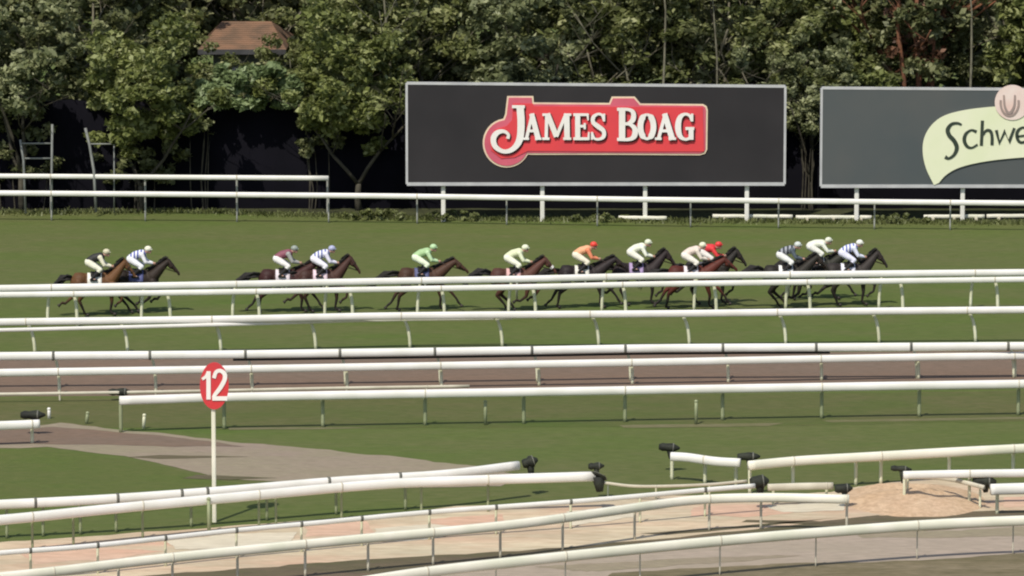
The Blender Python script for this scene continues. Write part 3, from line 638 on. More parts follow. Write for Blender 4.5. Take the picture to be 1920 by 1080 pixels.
VAR = [tree_variant(1, 11, 3.0, 3.2, LEAF[0], M['bark']), tree_variant(2, 12, 3.2, 3.4, LEAF[1], M['bark'], fork=2.4),
       tree_variant(3, 9, 2.8, 3.0, LEAF[2], M['bark_dim'], fork=1.2), tree_variant(4, 12, 2.6, 4.2, LEAF[1], M['bark_red'], 80, 120, fork=3.0, tr=.22),
       tree_variant(5, 10, 3.0, 3.0, LEAF[3], M['bark_dim'], 110, 130), tree_variant(6, 11, 2.7, 3.6, LEAF[0], M['bark_pale'], 75, 120, .125, fork=2.6)]
def tree(px, dY, v, sc, label, rz=None):
    Y = YF+dY; c = PY(px, 300, Y); o = empty('leafy_tree', (c.x, Y, 0), label, 'tree', 'trees behind the far rail', rz if rz is not None else random.uniform(0, 6.28))
    o.scale = (sc, sc, sc*random.uniform(.94, 1.08)); 
    link('trunk', VAR[v][0], o); link('crown', VAR[v][1], o)
T = [(40, -.9, 4, .92, 'blue-green tree with low crown above the ladder stand at far left'),
     (262, -1.0, 2, .88, 'tree with forked pale trunk in front of the black screen, right of the ladder stand'),
     (672, -.6, 2, .92, 'yellow-green leafy tree hanging just left of the black billboard'),
     (150, 3.2, 1, 1.0, 'dark tree behind the screen between the ladder stand and the forked trunk'),
     (-110, 2.5, 0, 1.0, 'olive tree at the very left edge behind the screen'),
     (262, 6.5, 5, .9, 'open-crowned tree left of the orange house roof'),
     (655, 5.5, 0, .9, 'olive tree right beside the orange house roof'),
     (745, 2.6, 5, 1.02, 'slim pale-stemmed tree above the left end of the black billboard'),
     (860, 4.4, 0, 1.0, 'olive tree above the black billboard, left of the plaque'),
     (985, 2.4, 4, .95, 'grey-green tree directly above the tall first letter of the plaque'),
     (1100, 4.6, 0, 1.05, 'broad olive tree above the middle of the red plaque'),
     (1230, 2.6, 5, .98, 'thin-crowned tree above the right end of the red plaque'),
     (1345, 4.8, 1, 1.05, 'nearly black tree above the right part of the black billboard'),
     (1455, 2.4, 0, .9, 'olive tree above the right corner of the black billboard'),
     (1520, -.3, 4, .68, 'small grey-green tree filling the gap between the two billboards'),
     (1600, 4.4, 2, 1.0, 'bright tree above the left end of the grey billboard'),
     (1715, 2.5, 3, 1.0, 'dark tree with red-brown trunks above the pale green banner'),
     (1835, 4.6, 1, 1.05, 'dark tree right of the red-brown trunks'),
     (1950, 2.6, 2, .98, 'bright green tree at the right edge above the emblem'),
     (2080, 4.2, 0, 1.0, 'olive tree beyond the right end of the view')]
for t in T: tree(*t)
tree(455, 12.5, 1, 1.05, 'dark tree rising directly behind the orange tiled roof')
tree(395, 2.4, 5, .62, 'small sparse tree at the left corner of the orange roof')
for px, tx, w_, lb in ((735, 722, .055, 'slender pale stem leaning beside the left end of the black billboard'), (1238, 1248, .05, 'slender grey stem above the last letters of the red plaque'),
                   (1345, 1338, .04, 'thin grey stem over the right part of the black billboard'), (1815, 1822, .05, 'thin pale stem between the red-brown trunks and the right edge')):
    Y = YF+.9; b = PY(px, 300, Y); t0 = PY((px+tx)/2+3, 110, Y); t1 = PY(tx, 20, Y); t2 = PY(tx-9, -80, Y)
    rt = empty('slender_tree', (b.x, Y, 0), lb, 'tree', 'slim stems behind the billboards')
    k = MB(); k.tube([(b.x, Y, 0), b, t0, t1, t2], [w_*1.3, w_*1.2, w_, w_*.8, w_*.5], 7); k.build('trunk', M['bark_pale'], rt, smooth=True)
    cs = [(t2.x+random.uniform(-.9, .9), Y+random.uniform(-.5, .5), t2.z+random.uniform(-1.6, 1.0)) for _ in range(16)]
    link('crown', leafmesh('crown', leaves(cs, [.3]*16, 55, .13, px)-np.array(wloc(rt)), LEAF[0]), rt)
tree(548, 2.2, 5, .66, 'small sparse tree at the right corner of the orange roof')
# red-brown trunks
c = PY(1690, 150, YF+1.4)
root = empty('bare_trunks', (c.x, YF+1.4, 0), 'cluster of leaning red-brown trunks behind the grey billboard', 'tree')
for (xa, xb, rr) in ((1700, 1682, .10), (1722, 1716, .12), (1738, 1752, .08)):
    p0 = PY(xa, 330, YF+1.4); p1 = PY((xa+xb)/2+4, 150, YF+1.3); p2 = PY(xb, 40, YF+1.2); p3 = PY(xb+8, -60, YF+1.3)
    k = MB(); k.tube([(p0.x, YF+1.4, 0), p0, p1, p2, p3], [rr*1.3, rr*1.2, rr, rr*.8, rr*.5], 8); k.build('trunk', M['bark_red'], root, smooth=True)
cs = [tuple(PY(random.uniform(1670, 1770), random.uniform(-70, 130), YF+1.3+random.uniform(-.6, .6))) for _ in range(26)]
o = link('crown', leafmesh('crown', leaves(cs, [.35]*26, 60, .12, 77)-np.array(wloc(root)), leaf_mat('leaf_rust', (.05, .02, .01), (.12, .06, .03), (.30, .16, .10))), root)
# pale green bush spilling over the fence by the house
def bush(px0, px1, y0, y1, Y, m, label, n=70, per=90, size=.12, r=.32, name='bush', cat='bush', depth=.7, back=0):
    cs = []
    for i in range(n):
        u = random.random(); x = px0+(px1-px0)*u; hgt = (1-(2*u-1)**2)**.5
        y = y1-(y1-y0)*random.random()*(.45+.55*hgt); q = PY(x, y, Y+random.uniform(-depth, depth)); cs.append(tuple(q))
    c = PY((px0+px1)/2, y1, Y); rt = empty(name, (c.x, Y, 0), label, cat)
    link('foliage', leafmesh('foliage', leaves(cs, [r]*n, per, size, abs(int(px0)))-np.array(wloc(rt)), m), rt)
    k = MB()
    for i in range(5):
        q = cs[i*n//5]; bx = c.x+(q[0]-c.x)*.7
        k.tube([(bx, Y+back, 0), (bx+random.uniform(-.1, .1), Y+back, q[2]*.35), ((q[0]+bx)/2+random.uniform(-.1, .1), Y+back, max(q[2]*.8, 4.8 if back else 0)), q], [.03, .026, .018, .008], 6)
    k.build('stem', M['bark_dim'], rt)
bush(376, 556, 118, 200, YF-.7, M['leaf_pale'], 'pale green bush spilling down over the black screen under the orange roof', 75, 100, depth=.45, back=1.3)
bush(340, 400, 210, 250, YF-.4, LEAF[3], 'small drooping grey-green spray right of the forked trunk', 10, 60, .1, .22)
bush(1600, 1680, 130, 175, YF+.8, LEAF[2], 'round bright bush just above the grey billboard', 22, 80)
bush(1490, 1540, 180, 235, YF-.5, LEAF[3], 'ragged bush leaf sprays in the gap between the billboards', 16, 70, .12, .25)
bush(-60, 110, 205, 350, YF-.35, LEAF[1], 'dim straggly shrub against the screen behind the ladder stand', 26, 80, .11, .34)
bush(185, 345, 215, 345, YF-.35, LEAF[1], 'dim straggly shrub against the screen around the forked trunk', 30, 80, .11, .34)
bush(560, 640, 215, 290, YF-.4, LEAF[1], 'dim shrub against the screen left of the yellow-green leafy tree', 14, 70, .11, .3)
# low weeds along the foot of the fence
bush(640, 760, 392, 412, P(700, 410).y, M['weed'], 'low pale weeds under the far rail left of the black billboard', 26, 50, .07, .14, 'weed_clump', 'weeds', .8)
bush(800, 900, 396, 414, P(850, 412).y, M['weed'], 'low weeds around the leftmost billboard leg', 18, 50, .07, .13, 'weed_clump', 'weeds', .8)
bush(1050, 1200, 400, 415, P(1100, 414).y, M['weed'], 'low weeds between the middle legs of the black billboard', 22, 50, .07, .13, 'weed_clump', 'weeds', .8)
bush(1640, 1740, 402, 417, P(1700, 416).y, M['weed'], 'low weeds between the legs of the grey billboard', 18, 50, .07, .13, 'weed_clump', 'weeds', .8)
# ragged long grass along the edge of the mown turf
V = []
r = np.random.default_rng(5)
n = 9000; px = r.uniform(-320, 2350, n); edge = np.interp(px, [-500, 100, 330, 560, 760, 1100, 1500, 1920, 2400], [402, 400, 397, 404, 410, 414, 417, 419, 421])
for i in range(n):
    p = P(px[i], edge[i]+r.normal(0, 2.2)); h = r.uniform(.05, .17); a_ = r.uniform(0, 6.28); dx, dy = math.cos(a_)*.035, math.sin(a_)*.035; lx, ly = r.normal(0, .05, 2)
    V += [(p.x-dx, p.y-dy, 0), (p.x+dx, p.y+dy, 0), (p.x+lx+dx*.3, p.y+ly+dy*.3, h), (p.x+lx-dx*.3, p.y+ly-dy*.3, h)]
o = link('long_grass', leafmesh('long_grass', np.array(V), M['weed'])); tag(o, 'ragged strip of longer grass where mown turf meets the dark soil', 'grass', kind='stuff')
# the dark wood closing off the view behind the single trees
cs = []; rs = []
for i in range(1500):
    row = random.choice((0, 1, 2)); x = random.uniform(-36, 36); y = YF+(10, 15, 21)[row]+random.uniform(-1.6, 1.6); z = random.uniform(.4, 15+2*math.sin(x*.7+row))
    if YF+2 < y < YF+12.5 and -13.6 < x < -8.2: continue
    cs.append((x, y, z)); rs.append(random.uniform(.8, 1.6))
o = link('woodland', leafmesh('woodland', leaves(cs, rs, 46, .34, 9), LEAF[1])); tag(o, 'dense dark wood closing the view behind the nearer trees', 'woodland', kind='stuff')

# ---------------------------------------------------------------- horses and riders
def remeshed(name, caps, vox, smooth=3, ells=()):
    """round-cone chains fused into one continuous skin"""
    k = MB()
    for (p, r0, q, r1) in caps:
        p, q = Vector(p), Vector(q); d = (q-p); L_ = max(d.length, 1e-4); n = 9; u = d/L_
        pts = []; rr = []
        for i in range(6): a_ = math.pi/2*(1-i/5)*.97; pts.append(p-u*r0*math.sin(a_)); rr.append(r0*math.cos(a_))
        for i in range(6): a_ = math.pi/2*(i/5)*.97; pts.append(q+u*r1*math.sin(a_)); rr.append(r1*math.cos(a_))
        k.tube(pts, rr, 14)
    for c_, r_ in ells: k.ellipsoid(c_, r_, 18, 12)
    me = k.mesh(name+'_src', M['skin']); ob = bpy.data.objects.new('tmp', me); COL.objects.link(ob)
    md = ob.modifiers.new('r', 'REMESH'); md.mode = 'VOXEL'; md.voxel_size = vox; md.use_smooth_shade = True
    if smooth: ms = ob.modifiers.new('s', 'SMOOTH'); ms.factor = .5; ms.iterations = smooth
    dg = bpy.context.evaluated_depsgraph_get(); ev = ob.evaluated_get(dg); out_ = bpy.data.meshes.new_from_object(ev)
    out_.name = name; bpy.data.objects.remove(ob); bpy.data.meshes.remove(me)
    out_.materials.clear(); out_.materials.append(None)
    return out_
def chain(pts, rs): return [(pts[i], rs[i], pts[i+1], rs[i+1]) for i in range(len(pts)-1)]

# each leg: joint positions (shoulder/hip side), gallop poses. x forward
def horse_variant(pose):
    caps = []; ells = []
    # trunk: deep chest narrowing to the belly, strong quarters
    ells += [((.48, 0, 1.20), (.30, .24, .33)), ((.15, 0, 1.18), (.42, .27, .32)), ((-.20, 0, 1.22), (.40, .25, .28)), ((-.62, 0, 1.30), (.34, .25, .28)), ((-.80, 0, 1.22), (.20, .21, .26))]
    caps += chain([(.30, 0, 1.46), (.05, 0, 1.38), (-.35, 0, 1.42), (-.75, 0, 1.46)], [.12, .12, .13, .12])
    nk = pose['neck']
    caps += chain([(.55, 0, 1.32)]+nk, [.24, .175, .125, .10])
    caps += [((.50, 0, 1.45), .13, nk[0], .12), (nk[0], .12, nk[1], .10)]
    poll = Vector(nk[2]); hd = Vector(pose['head']).normalized()      # head direction
    ch = poll+hd*.14+Vector((0, 0, -.07)); mz = poll+hd*.56
    caps += [(poll, .095, poll+hd*.22, .085), (ch, .095, poll+hd*.34, .062), (poll+hd*.22, .08, mz, .052), (mz, .055, mz+hd*.03+Vector((0, 0, -.03)), .048)]
    for s in (-1, 1):
        caps += [(poll+Vector((-.02, .055*s, .06)), .032, poll+Vector((-.03, .075*s, .19)), .010)]
        caps += [(poll+hd*.2+Vector((0, .06*s, .02)), .028, poll+hd*.24+Vector((0, .062*s, .015)), .02)]
    hoofs = []
    for i, leg in enumerate(pose['legs']):
        s = (1, -1)[i % 2]; front = i < 2; y = .15*s
        P3 = [Vector((x, y*(1 if j else .8)*(1-.12*j), z)) for j, (x, z) in enumerate(leg)]
        if front: caps += chain(P3, [.17, .105, .062, .042, .050, .036])
        else: caps += chain(P3, [.22, .145, .068, .044, .050, .036])
        hoofs.append((P3[-1], P3[-1]-P3[-2]))
    body = remeshed('horse', caps, .020, 5, ells)
    # hoof, tail, mane, tack
    hm = []
    for p, d in hoofs:
        k = MB(); d = d.normalized(); k.tube([p+d*.0, p+d*.045, p+d*.10], [.040, .052, .064], 10); hm.append(k.mesh('hoof', M['hoof'], smooth=True))
    bvh = BVHTree.FromPolygons([v.co for v in body.vertices], [p.vertices for p in body.polygons])
    def wrap(x0, x1, a0, a1, off, zc=1.2, nx=7, na=22, th=.014):
        vs = []; fs = []
        for j in range(nx):
            x = x0+(x1-x0)*j/(nx-1)
            for i in range(na):
                a_ = R(a0+(a1-a0)*i/(na-1)); d = Vector((0, math.cos(a_), math.sin(a_)))
                h = bvh.ray_cast(Vector((x, 0, zc))+d*1.2, -d)[0] or (Vector((x, 0, zc))+d*.3)
                vs += [h+d*off, h+d*(off+th)]
        W_ = na*2
        for j in range(nx-1):
            for i in range(na-1):
                q = j*W_+i*2; fs += [(q+1, q+3, q+W_+3, q+W_+1), (q, q+W_, q+W_+2, q+2)]
        for j in range(nx-1): q = j*W_; fs += [(q, q+1, q+W_+1, q+W_)]; q += (na-1)*2; fs += [(q, q+W_, q+W_+1, q+1)]
        for i in range(na-1):
            q = i*2; fs += [(q, q+2, q+3, q+1)]; q += (nx-1)*W_; fs += [(q, q+1, q+3, q+2)]
        k = MB(); k.add(vs, fs); return k
    cloth = wrap(-.34, .20, -8, 188, .012).mesh('saddle_cloth', M['white'], smooth=True)
    sad = wrap(-.22, .16, 52, 128, .04, th=.05); saddle = sad.mesh('saddle', M['boot'], smooth=True)
    girth = wrap(.02, .10, -180, 180, .006, nx=3, na=40, th=.01).mesh('girth', M['white'], smooth=True)
    k = MB(); tz = pose['tail']
    rd = random.Random(3)
    for q in range(22):
        o_ = Vector((0, rd.gauss(0, .035), rd.gauss(0, .03))); pts = []
        for j, (x, z) in enumerate(tz): pts.append(Vector((x+rd.gauss(0, .015)*j, rd.gauss(0, .02)*j, z+rd.gauss(0, .025)*j))+o_)
        k.tube(pts, [.03, .038, .036, .026, .008][:len(pts)], 5)
    tail = k.mesh('tail', M['hair_black'], smooth=True)
    k = MB(); crest = [Vector((.42, 0, 1.55)), Vector(nk[0])+Vector((-.06, 0, .13)), Vector(nk[1])+Vector((-.05, 0, .11)), poll+Vector((-.03, 0, .10))]
    for q in range(46):
        t = q/45*2.999; i = int(t); p = crest[i].lerp(crest[i+1], t-i)
        k.tube([p, p+Vector((-.06-rd.random()*.05, rd.uniform(-.05, .08), .05+rd.random()*.03)), p+Vector((-.18-rd.random()*.08, rd.uniform(-.02, .12), .03-rd.random()*.08))], [.026, .020, .006], 5)
    mane = k.mesh('mane', M['hair_black'], smooth=True)
    k = MB()
    for t, rr in ((.20, .1), (.42, .068)):
        c_ = poll+hd*t+Vector((0, 0, -.03*(1-t))); ring = []
        u = hd.cross(Vector((0, 1, 0))).normalized()
        ring = [c_+(Vector((0, 1, 0))*math.cos(a_)*rr+u*math.sin(a_)*rr*1.12) for a_ in [2*math.pi*i/14 for i in range(15)]]
        k.tube(ring, .010, 5)
    bit = poll+hd*.48+Vector((0, 0, -.04))
    for s in (-1, 1):
        k.tube([poll+Vector((.02, .09*s, .03)), poll+hd*.2+Vector((0, .096*s, -.02)), bit+Vector((0, .055*s, 0))], .010, 5)
        k.tube([bit+Vector((0, .06*s, 0)), Vector((.92, .13*s, 1.64)), Vector((.60, .08*s, 1.80))], .010, 5)
    bridle = k.mesh('bridle', M['leather'], smooth=True)
    return dict(body=body, hoofs=hm, tail=tail, mane=mane, bridle=bridle, cloth=cloth, saddle=saddle, girth=girth)

N1 = [(.82, 0, 1.58), (1.00, 0, 1.74), (1.14, 0, 1.86)]; N2 = [(.85, 0, 1.54), (1.06, 0, 1.68), (1.22, 0, 1.77)]; N3 = [(.80, 0, 1.60), (.96, 0, 1.79), (1.08, 0, 1.93)]
POSES = [
 dict(neck=N1, head=(.66, 0, -.72), tail=[(-.93, 1.40), (-1.15, 1.46), (-1.42, 1.42), (-1.70, 1.26), (-1.92, 1.02)],       # gathered: legs folded beneath
  legs=[[(.55, 1.15), (.56, .92), (.90, .78), (.72, .50), (.60, .52), (.52, .46)], [(.55, 1.15), (.48, .92), (.42, .58), (.18, .40), (.06, .44), (.00, .40)],
        [(-.66, 1.22), (-.42, .92), (-.55, .62), (-.18, .32), (-.10, .22), (-.04, .13)], [(-.66, 1.22), (-.46, .90), (-.70, .62), (-.42, .30), (-.36, .18), (-.28, .10)]]),
 dict(neck=N2, head=(.76, 0, -.58), tail=[(-.93, 1.38), (-1.2, 1.38), (-1.5, 1.30), (-1.78, 1.12), (-2.0, .88)],       # extended
  legs=[[(.58, 1.15), (.66, .92), (1.02, .72), (1.26, .44), (1.34, .30), (1.42, .22)], [(.55, 1.15), (.54, .90), (.66, .52), (.62, .22), (.68, .12), (.74, .10)],
        [(-.68, 1.22), (-.70, .88), (-1.02, .66), (-1.22, .32), (-1.34, .24), (-1.40, .18)], [(-.68, 1.22), (-.62, .88), (-.92, .58), (-.98, .22), (-1.02, .12), (-.98, .10)]]),
 dict(neck=N3, head=(.58, 0, -.78), tail=[(-.93, 1.40), (-1.12, 1.42), (-1.35, 1.34), (-1.55, 1.12), (-1.66, .84)],       # one foreleg planted
  legs=[[(.56, 1.15), (.54, .90), (.56, .50), (.50, .20), (.56, .12), (.62, .10)], [(.58, 1.15), (.62, .94), (.98, .86), (.92, .56), (.80, .50), (.74, .44)],
        [(-.66, 1.22), (-.60, .88), (-.92, .70), (-1.20, .46), (-1.30, .50), (-1.38, .44)], [(-.66, 1.22), (-.48, .90), (-.66, .60), (-.50, .24), (-.46, .13), (-.40, .10)]])]
HV = [horse_variant(p) for p in POSES]

def hand_caps(w, fwd, side):
    """palm, five separate curled fingers; thumb leaves the side of the palm"""
    w = Vector(w); f = Vector(fwd).normalized(); inn = Vector((0, -side, 0)); dn = Vector((0, 0, -1)); caps = []
    caps += [(w, .024, w+f*.035, .024)]
    for i in range(4):
        a_ = dn*(.028*(i-1.5))*.75; L_ = (.040, .044, .041, .034)[i]; k0 = w+f*.07+a_
        caps += [(w+f*.02+a_*.6, .014, k0, .0115), (k0, .0100, k0+f*L_*.45+inn*L_*.5, .0090), (k0+f*L_*.45+inn*L_*.5, .0090, k0+f*L_*.05+inn*L_*.95, .0080)]
    t = w+f*.015-dn*.022
    caps += [(t, .013, t+f*.03-dn*.022+inn*.01, .0105), (t+f*.03-dn*.022+inn*.01, .0105, t+f*.055-dn*.018+inn*.03, .0085)]
    return caps
def rider_variant(pose):
    pv = Vector(pose['pelvis']); sh = Vector(pose['chest']); hdp = Vector(pose['head']); body = []; silk = []; br = []; btms = []
    mid = (pv+sh)/2+Vector((-.02, 0, .05))
    nb = (sh+Vector((.04, 0, .06)), hdp+Vector((-.06, 0, -.06)))
    body += chain([pv, mid, sh], [.125, .115, .125])+[(nb[0], .06, nb[1], .055)]
    silk += chain([pv+Vector((.02, 0, .03)), mid, sh], [.150, .145, .155]); br += [(pv, .155, pv+Vector((.04, 0, -.02)), .15)]
    # head with brow, nose, chin
    hf = Vector(pose['face']).normalized()
    ells = [(hdp+Vector((0, 0, 0)), (.098, .076, .115))]
    body += [(hdp+hf*.055+Vector((0, 0, -.075)), .042, hdp+hf*.02+Vector((0, 0, -.06)), .05), (hdp+hf*.090+Vector((0, 0, .005)), .012, hdp+hf*.118+Vector((0, 0, -.028)), .014),
             (hdp+hf*.088+Vector((0, -.02, -.058)), .010, hdp+hf*.088+Vector((0, .02, -.058)), .010)]
    for s in (-1, 1):
        body += [(hdp+Vector((-.01, .078*s, .015)), .016, hdp+Vector((-.012, .08*s, -.02)), .012)]
        sp_ = sh+Vector((0, .17*s, -.01)); el = Vector(pose['elbow']); el.y *= s; wr = Vector(pose['wrist']); wr.y *= s
        body += [(sh+Vector((0, .06*s, 0)), .08, sp_, .062)]+chain([sp_, el, wr], [.055, .042, .028])
        silk += [(sh+Vector((0, .05*s, 0)), .12, sp_, .085)]+chain([sp_, el, wr+(el-wr)*.12], [.082, .062, .042])
        body += hand_caps(wr+(wr-el).normalized()*.015, (wr-el)+Vector((0, 0, .02)), s)
        hp = pv+Vector((0, .09*s, -.02)); kn = Vector(pose['knee']); kn.y *= s; an = Vector(pose['ankle']); an.y *= s; toe = an+Vector((.17, .02*s, -.035))
        body += chain([hp, kn, an], [.10, .062, .042])+[(an, .04, toe, .032)]
        br += chain([hp, hp.lerp(kn, .5), kn, kn.lerp(an, .30)], [.135, .115, .082, .066])
        bt = chain([kn.lerp(an, .27), kn.lerp(an, .6), an], [.070, .062, .050])+[(an+Vector((-.03, 0, -.03)), .045, toe, .040)]
        btms.append(remeshed('boot', bt, .014, 2))
    bodym = remeshed('body', body, .0085, 2, ells); silkm = remeshed('silks', silk, .016, 3); brm = remeshed('breeches', br, .016, 3)
    silkm.materials.append(None)
    el = Vector(pose['elbow'])
    for p in silkm.polygons:
        c_ = p.center
        sp_ = sh+Vector((0, .17, 0)); a_ = abs(c_.y); q = Vector((c_.x, a_, c_.z))
        if a_ > .155 or (q-el).length < .16 or (q-Vector(pose['wrist'])).length < .2: p.material_index = 1
    k = MB(); k.ellipsoid(hdp+Vector((-.005, 0, .045)), (.128, .105, .105), 18, 12); k.ellipsoid(hdp+hf*.10+Vector((0, 0, .055)), (.065, .075, .016), 12, 6)
    helmet = k.mesh('helmet', None, smooth=True)
    k = MB(); ex = hdp+hf*.088+Vector((0, 0, .012)); 
    for s in (-1, 1): k.ellipsoid(ex+Vector((-.006, .033*s, 0)), (.018, .026, .018), 10, 8)
    k.tube([ex+Vector((-.10, -.082, .01)), ex+Vector((-.03, -.066, 0)), ex+Vector((.0, 0, .003)), ex+Vector((-.03, .066, 0)), ex+Vector((-.10, .082, .01))], .008, 6)
    gog = k.mesh('goggles', M['glass'], smooth=True)
    return dict(body=bodym, silks=silkm, breeches=brm, boots=btms, helmet=helmet, goggles=gog)
RP = [dict(pelvis=(-.26, 0, 1.94), chest=(.14, 0, 2.13), head=(.36, 0, 2.26), face=(.93, 0, -.3), elbow=(.28, .25, 1.86), wrist=(.53, .10, 1.79), knee=(.14, .25, 1.70), ankle=(-.16, .29, 1.38)),
      dict(pelvis=(-.30, 0, 1.96), chest=(.12, 0, 2.05), head=(.36, 0, 2.14), face=(.95, 0, -.15), elbow=(.30, .26, 1.80), wrist=(.55, .10, 1.78), knee=(.10, .25, 1.72), ankle=(-.20, .29, 1.40))]
RV = [rider_variant(p) for p in RP]
_mc = {}
def cmat(c, r=.6):
    key = tuple(round(v, 3) for v in c)
    if key not in _mc: _mc[key] = mat('cloth_%d' % len(_mc), c, r, tuple(v*.82 for v in c), 7)
    return _mc[key]
def striped(c1, c2, sc):
    key = ('s',)+tuple(c1)+tuple(c2)
    if key in _mc: return _mc[key]
    m = _mc[key] = mat('cloth_striped', c1, .65); n = m.node_tree.nodes; L = m.node_tree.links
    tc = n.new('ShaderNodeTexCoord'); wv = n.new('ShaderNodeTexWave'); wv.inputs['Scale'].default_value = sc; wv.inputs['Distortion'].default_value = .6
    cr = n.new('ShaderNodeValToRGB'); cr.color_ramp.interpolation = 'CONSTANT'; cr.color_ramp.elements[0].color = (*c1, 1); cr.color_ramp.elements[1].position = .5; cr.color_ramp.elements[1].color = (*c2, 1)
    L.new(tc.outputs['Object'], wv.inputs[0]); L.new(wv.outputs[1], cr.inputs[0]); L.new(cr.outputs[0], n['Principled BSDF'].inputs['Base Color']); return m
def coat(c):
    key = ('coat',)+tuple(c)
    if key not in _mc:
        m = _mc[key] = mat('coat_%d' % len(_mc), c, .6, tuple(v*.6 for v in c), 2.2, spec=.22)
        n = m.node_tree.nodes; L = m.node_tree.links; b = n['Principled BSDF']; src = b.inputs['Base Color'].links[0].from_socket
        tc = n.new('ShaderNodeTexCoord'); sx = n.new('ShaderNodeSeparateXYZ'); mr = n.new('ShaderNodeMapRange'); mx = n.new('ShaderNodeMix'); mx.data_type = 'RGBA'
        L.new(tc.outputs['Object'], sx.inputs[0]); L.new(sx.outputs[2], mr.inputs[0]); mr.inputs[1].default_value = .42; mr.inputs[2].default_value = .75   # black points on the lower legs
        L.new(mr.outputs[0], mx.inputs[0]); mx.inputs[6].default_value = (.018, .014, .012, 1); L.new(src, mx.inputs[7]); L.new(mx.outputs[2], b.inputs['Base Color'])
    return _mc[key]
def setm(o, *ms):
    for i, m in enumerate(ms): o.material_slots[i].link = 'OBJECT'; o.material_slots[i].material = m
WH = (.78, .76, .70); BLK = (.02, .02, .022); NAVY = (.06, .07, .20)
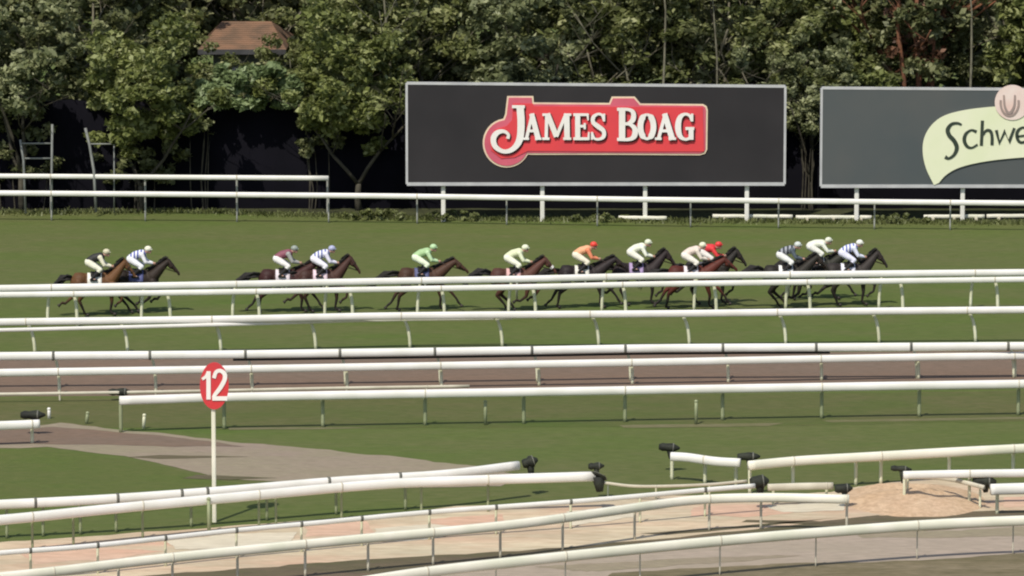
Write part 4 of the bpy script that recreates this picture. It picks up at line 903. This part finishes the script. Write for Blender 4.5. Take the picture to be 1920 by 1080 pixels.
# px of rider's hips, feet line, coat, silks body, sleeves, helmet, breeches, cloth colour, poses, labels
RACE = [
 (168, 592, (.16, .075, .030), (.03, .03, .028), (.72, .68, .52), (.62, .58, .40), (.80, .78, .62), (.80, .78, .70), 2, 0, 'chestnut racehorse last of the field at far left', 'person in black silks with cream sleeves on the last horse at far left'),
 (246, 586, (.035, .024, .018), (.10, .12, .36), (.74, .74, .76), (.80, .78, .62), (.80, .80, .82), (.10, .11, .26), 0, 0, 'dark racehorse second from the left, beside the chestnut', 'person in blue and white silks with cream cap, second from left'),
 (520, 585, (.060, .022, .020), (.24, .08, .11), (.32, .32, .30), (.30, .34, .30), (.82, .80, .76), (.70, .62, .66), 1, 0, 'dark bay racehorse at the rear of the pair left of centre', 'person in maroon silks with grey cap, rear of the pair left of centre'),
 (590, 585, (.075, .034, .026), (.14, .16, .36), (.70, .68, .78), (.42, .44, .62), (.80, .78, .84), (.74, .58, .64), 2, 0, 'brown racehorse leading the pair left of centre', 'person in lilac and navy silks leading the pair left of centre'),
 (780, 582, (.085, .042, .026), (.38, .56, .28), (.48, .66, .38), (.48, .68, .38), (.76, .84, .62), (.10, .11, .22), 1, 0, 'brown racehorse running alone under the pale green rider', 'person in pale green silks and cap riding alone'),
 (952, 583, (.110, .045, .032), (.70, .74, .48), (.72, .76, .52), (.80, .82, .60), (.82, .82, .66), (.66, .40, .38), 0, 0, 'chestnut racehorse with white noseband and sock in mid-field', 'person all in cream yellow, left of the orange rider'),
 (1080, 577, (.030, .022, .022), (.78, .40, .22), (.74, .24, .12), (.78, .07, .05), (.80, .74, .58), (.72, .70, .62), 1, 0, 'near-black racehorse under the orange rider', 'person in orange silks with red cap'),
 (1182, 572, (.036, .026, .026), (.78, .80, .64), (.78, .80, .66), (.74, .76, .58), (.80, .78, .66), (.40, .30, .50), 2, 0, 'dark racehorse with purple saddle cloth right of the orange rider', 'person in ivory silks and cap beside the orange rider'),
 (1284, 578, (.120, .030, .020), (.74, .62, .54), (.70, .62, .52), (.78, .78, .58), (.80, .76, .66), (.72, .66, .68), 1, 0, 'red bay racehorse carrying the rider in pale silks, beside the red rider', 'person in pale pinkish silks and cream cap, just left of the red rider'),
 (1314, 570, (.030, .026, .022), (.68, .04, .05), (.70, .05, .05), (.74, .05, .05), (.80, .76, .70), (.10, .10, .12), 2, 1, 'dark racehorse under the crouching rider in red silks', 'person crouched low in red silks with red cap'),
 (1462, 577, (.030, .026, .020), (.035, .04, .05), (.08, .10, .12), (.62, .66, .62), (.78, .78, .74), (.78, .78, .76), 0, 0, 'black racehorse at the rear of the leading three', 'person in black silks with white breeches at the rear of the leading three'),
 (1520, 561, (.030, .030, .022), (.78, .80, .66), (.76, .78, .66), (.72, .74, .60), (.78, .78, .70), (.70, .70, .64), 1, 1, 'dark racehorse half hidden on the far side of the leading three', 'person crouched low in cream silks on the far side of the leading three'),
 (1578, 573, (.042, .034, .030), (.14, .17, .42), (.66, .68, .78), (.84, .84, .74), (.72, .72, .84), (.72, .72, .80), 2, 0, 'brown racehorse out in the lead at right', 'person in blue and white silks with white cap, leading the race')]
for i, (px, py, ct, sb, ss, hc, bc, cc, hp, rp, hl, pl_) in enumerate(RACE):
    c = P(px+14, py+2); rz = R(2.0+random.uniform(-2, 2)); hv = HV[hp]; rv = RV[rp]
    h = empty('racehorse', (c.x, c.y, 0), hl, 'horse', 'racehorses galloping past', rz); h.scale = (.93, 1, 1)
    b = link('body', hv['body'], h); setm(b, coat(ct))
    for j, hm in enumerate(hv['hoofs']): link('hoof', hm, h)
    tl = link('tail', hv['tail'], h); mn = link('mane', hv['mane'], h)
    link('bridle', hv['bridle'], h); q = link('saddle_cloth', hv['cloth'], h); setm(q, cmat(cc)); link('saddle', hv['saddle'], h); link('girth', hv['girth'], h)
    if i == 5:
        k = MB(); k.tube([(1.36, 0, 1.62), (1.42, 0, 1.555)], [.086, .078], 12); k.build('noseband', M['white'], None); nb_ = COL.objects[-1]
        nb_.parent = h; nb_.name = 'noseband'
    if i in (1, 2, 4): setm(tl, M['hair_black'])
    rr = empty('person', (c.x, c.y, 0), pl_, 'person', 'jockeys in the race', rz)
    link('body', rv['body'], rr); setm(rr.children[0], M['skin'])
    q = link('silks', rv['silks'], rr); setm(q, striped(sb, (.76, .76, .80), 2.6) if i in (1, 3, 12) else striped(sb, (.30, .31, .34), 2.2) if i == 10 else cmat(sb), cmat(ss))
    q = link('breeches', rv['breeches'], rr); setm(q, cmat(bc))
    for bm_ in rv['boots']: q = link('boot', bm_, rr); setm(q, M['boot'])
    q = link('helmet', rv['helmet'], rr); setm(q, cmat(hc, .4)); link('goggles', rv['goggles'], rr)
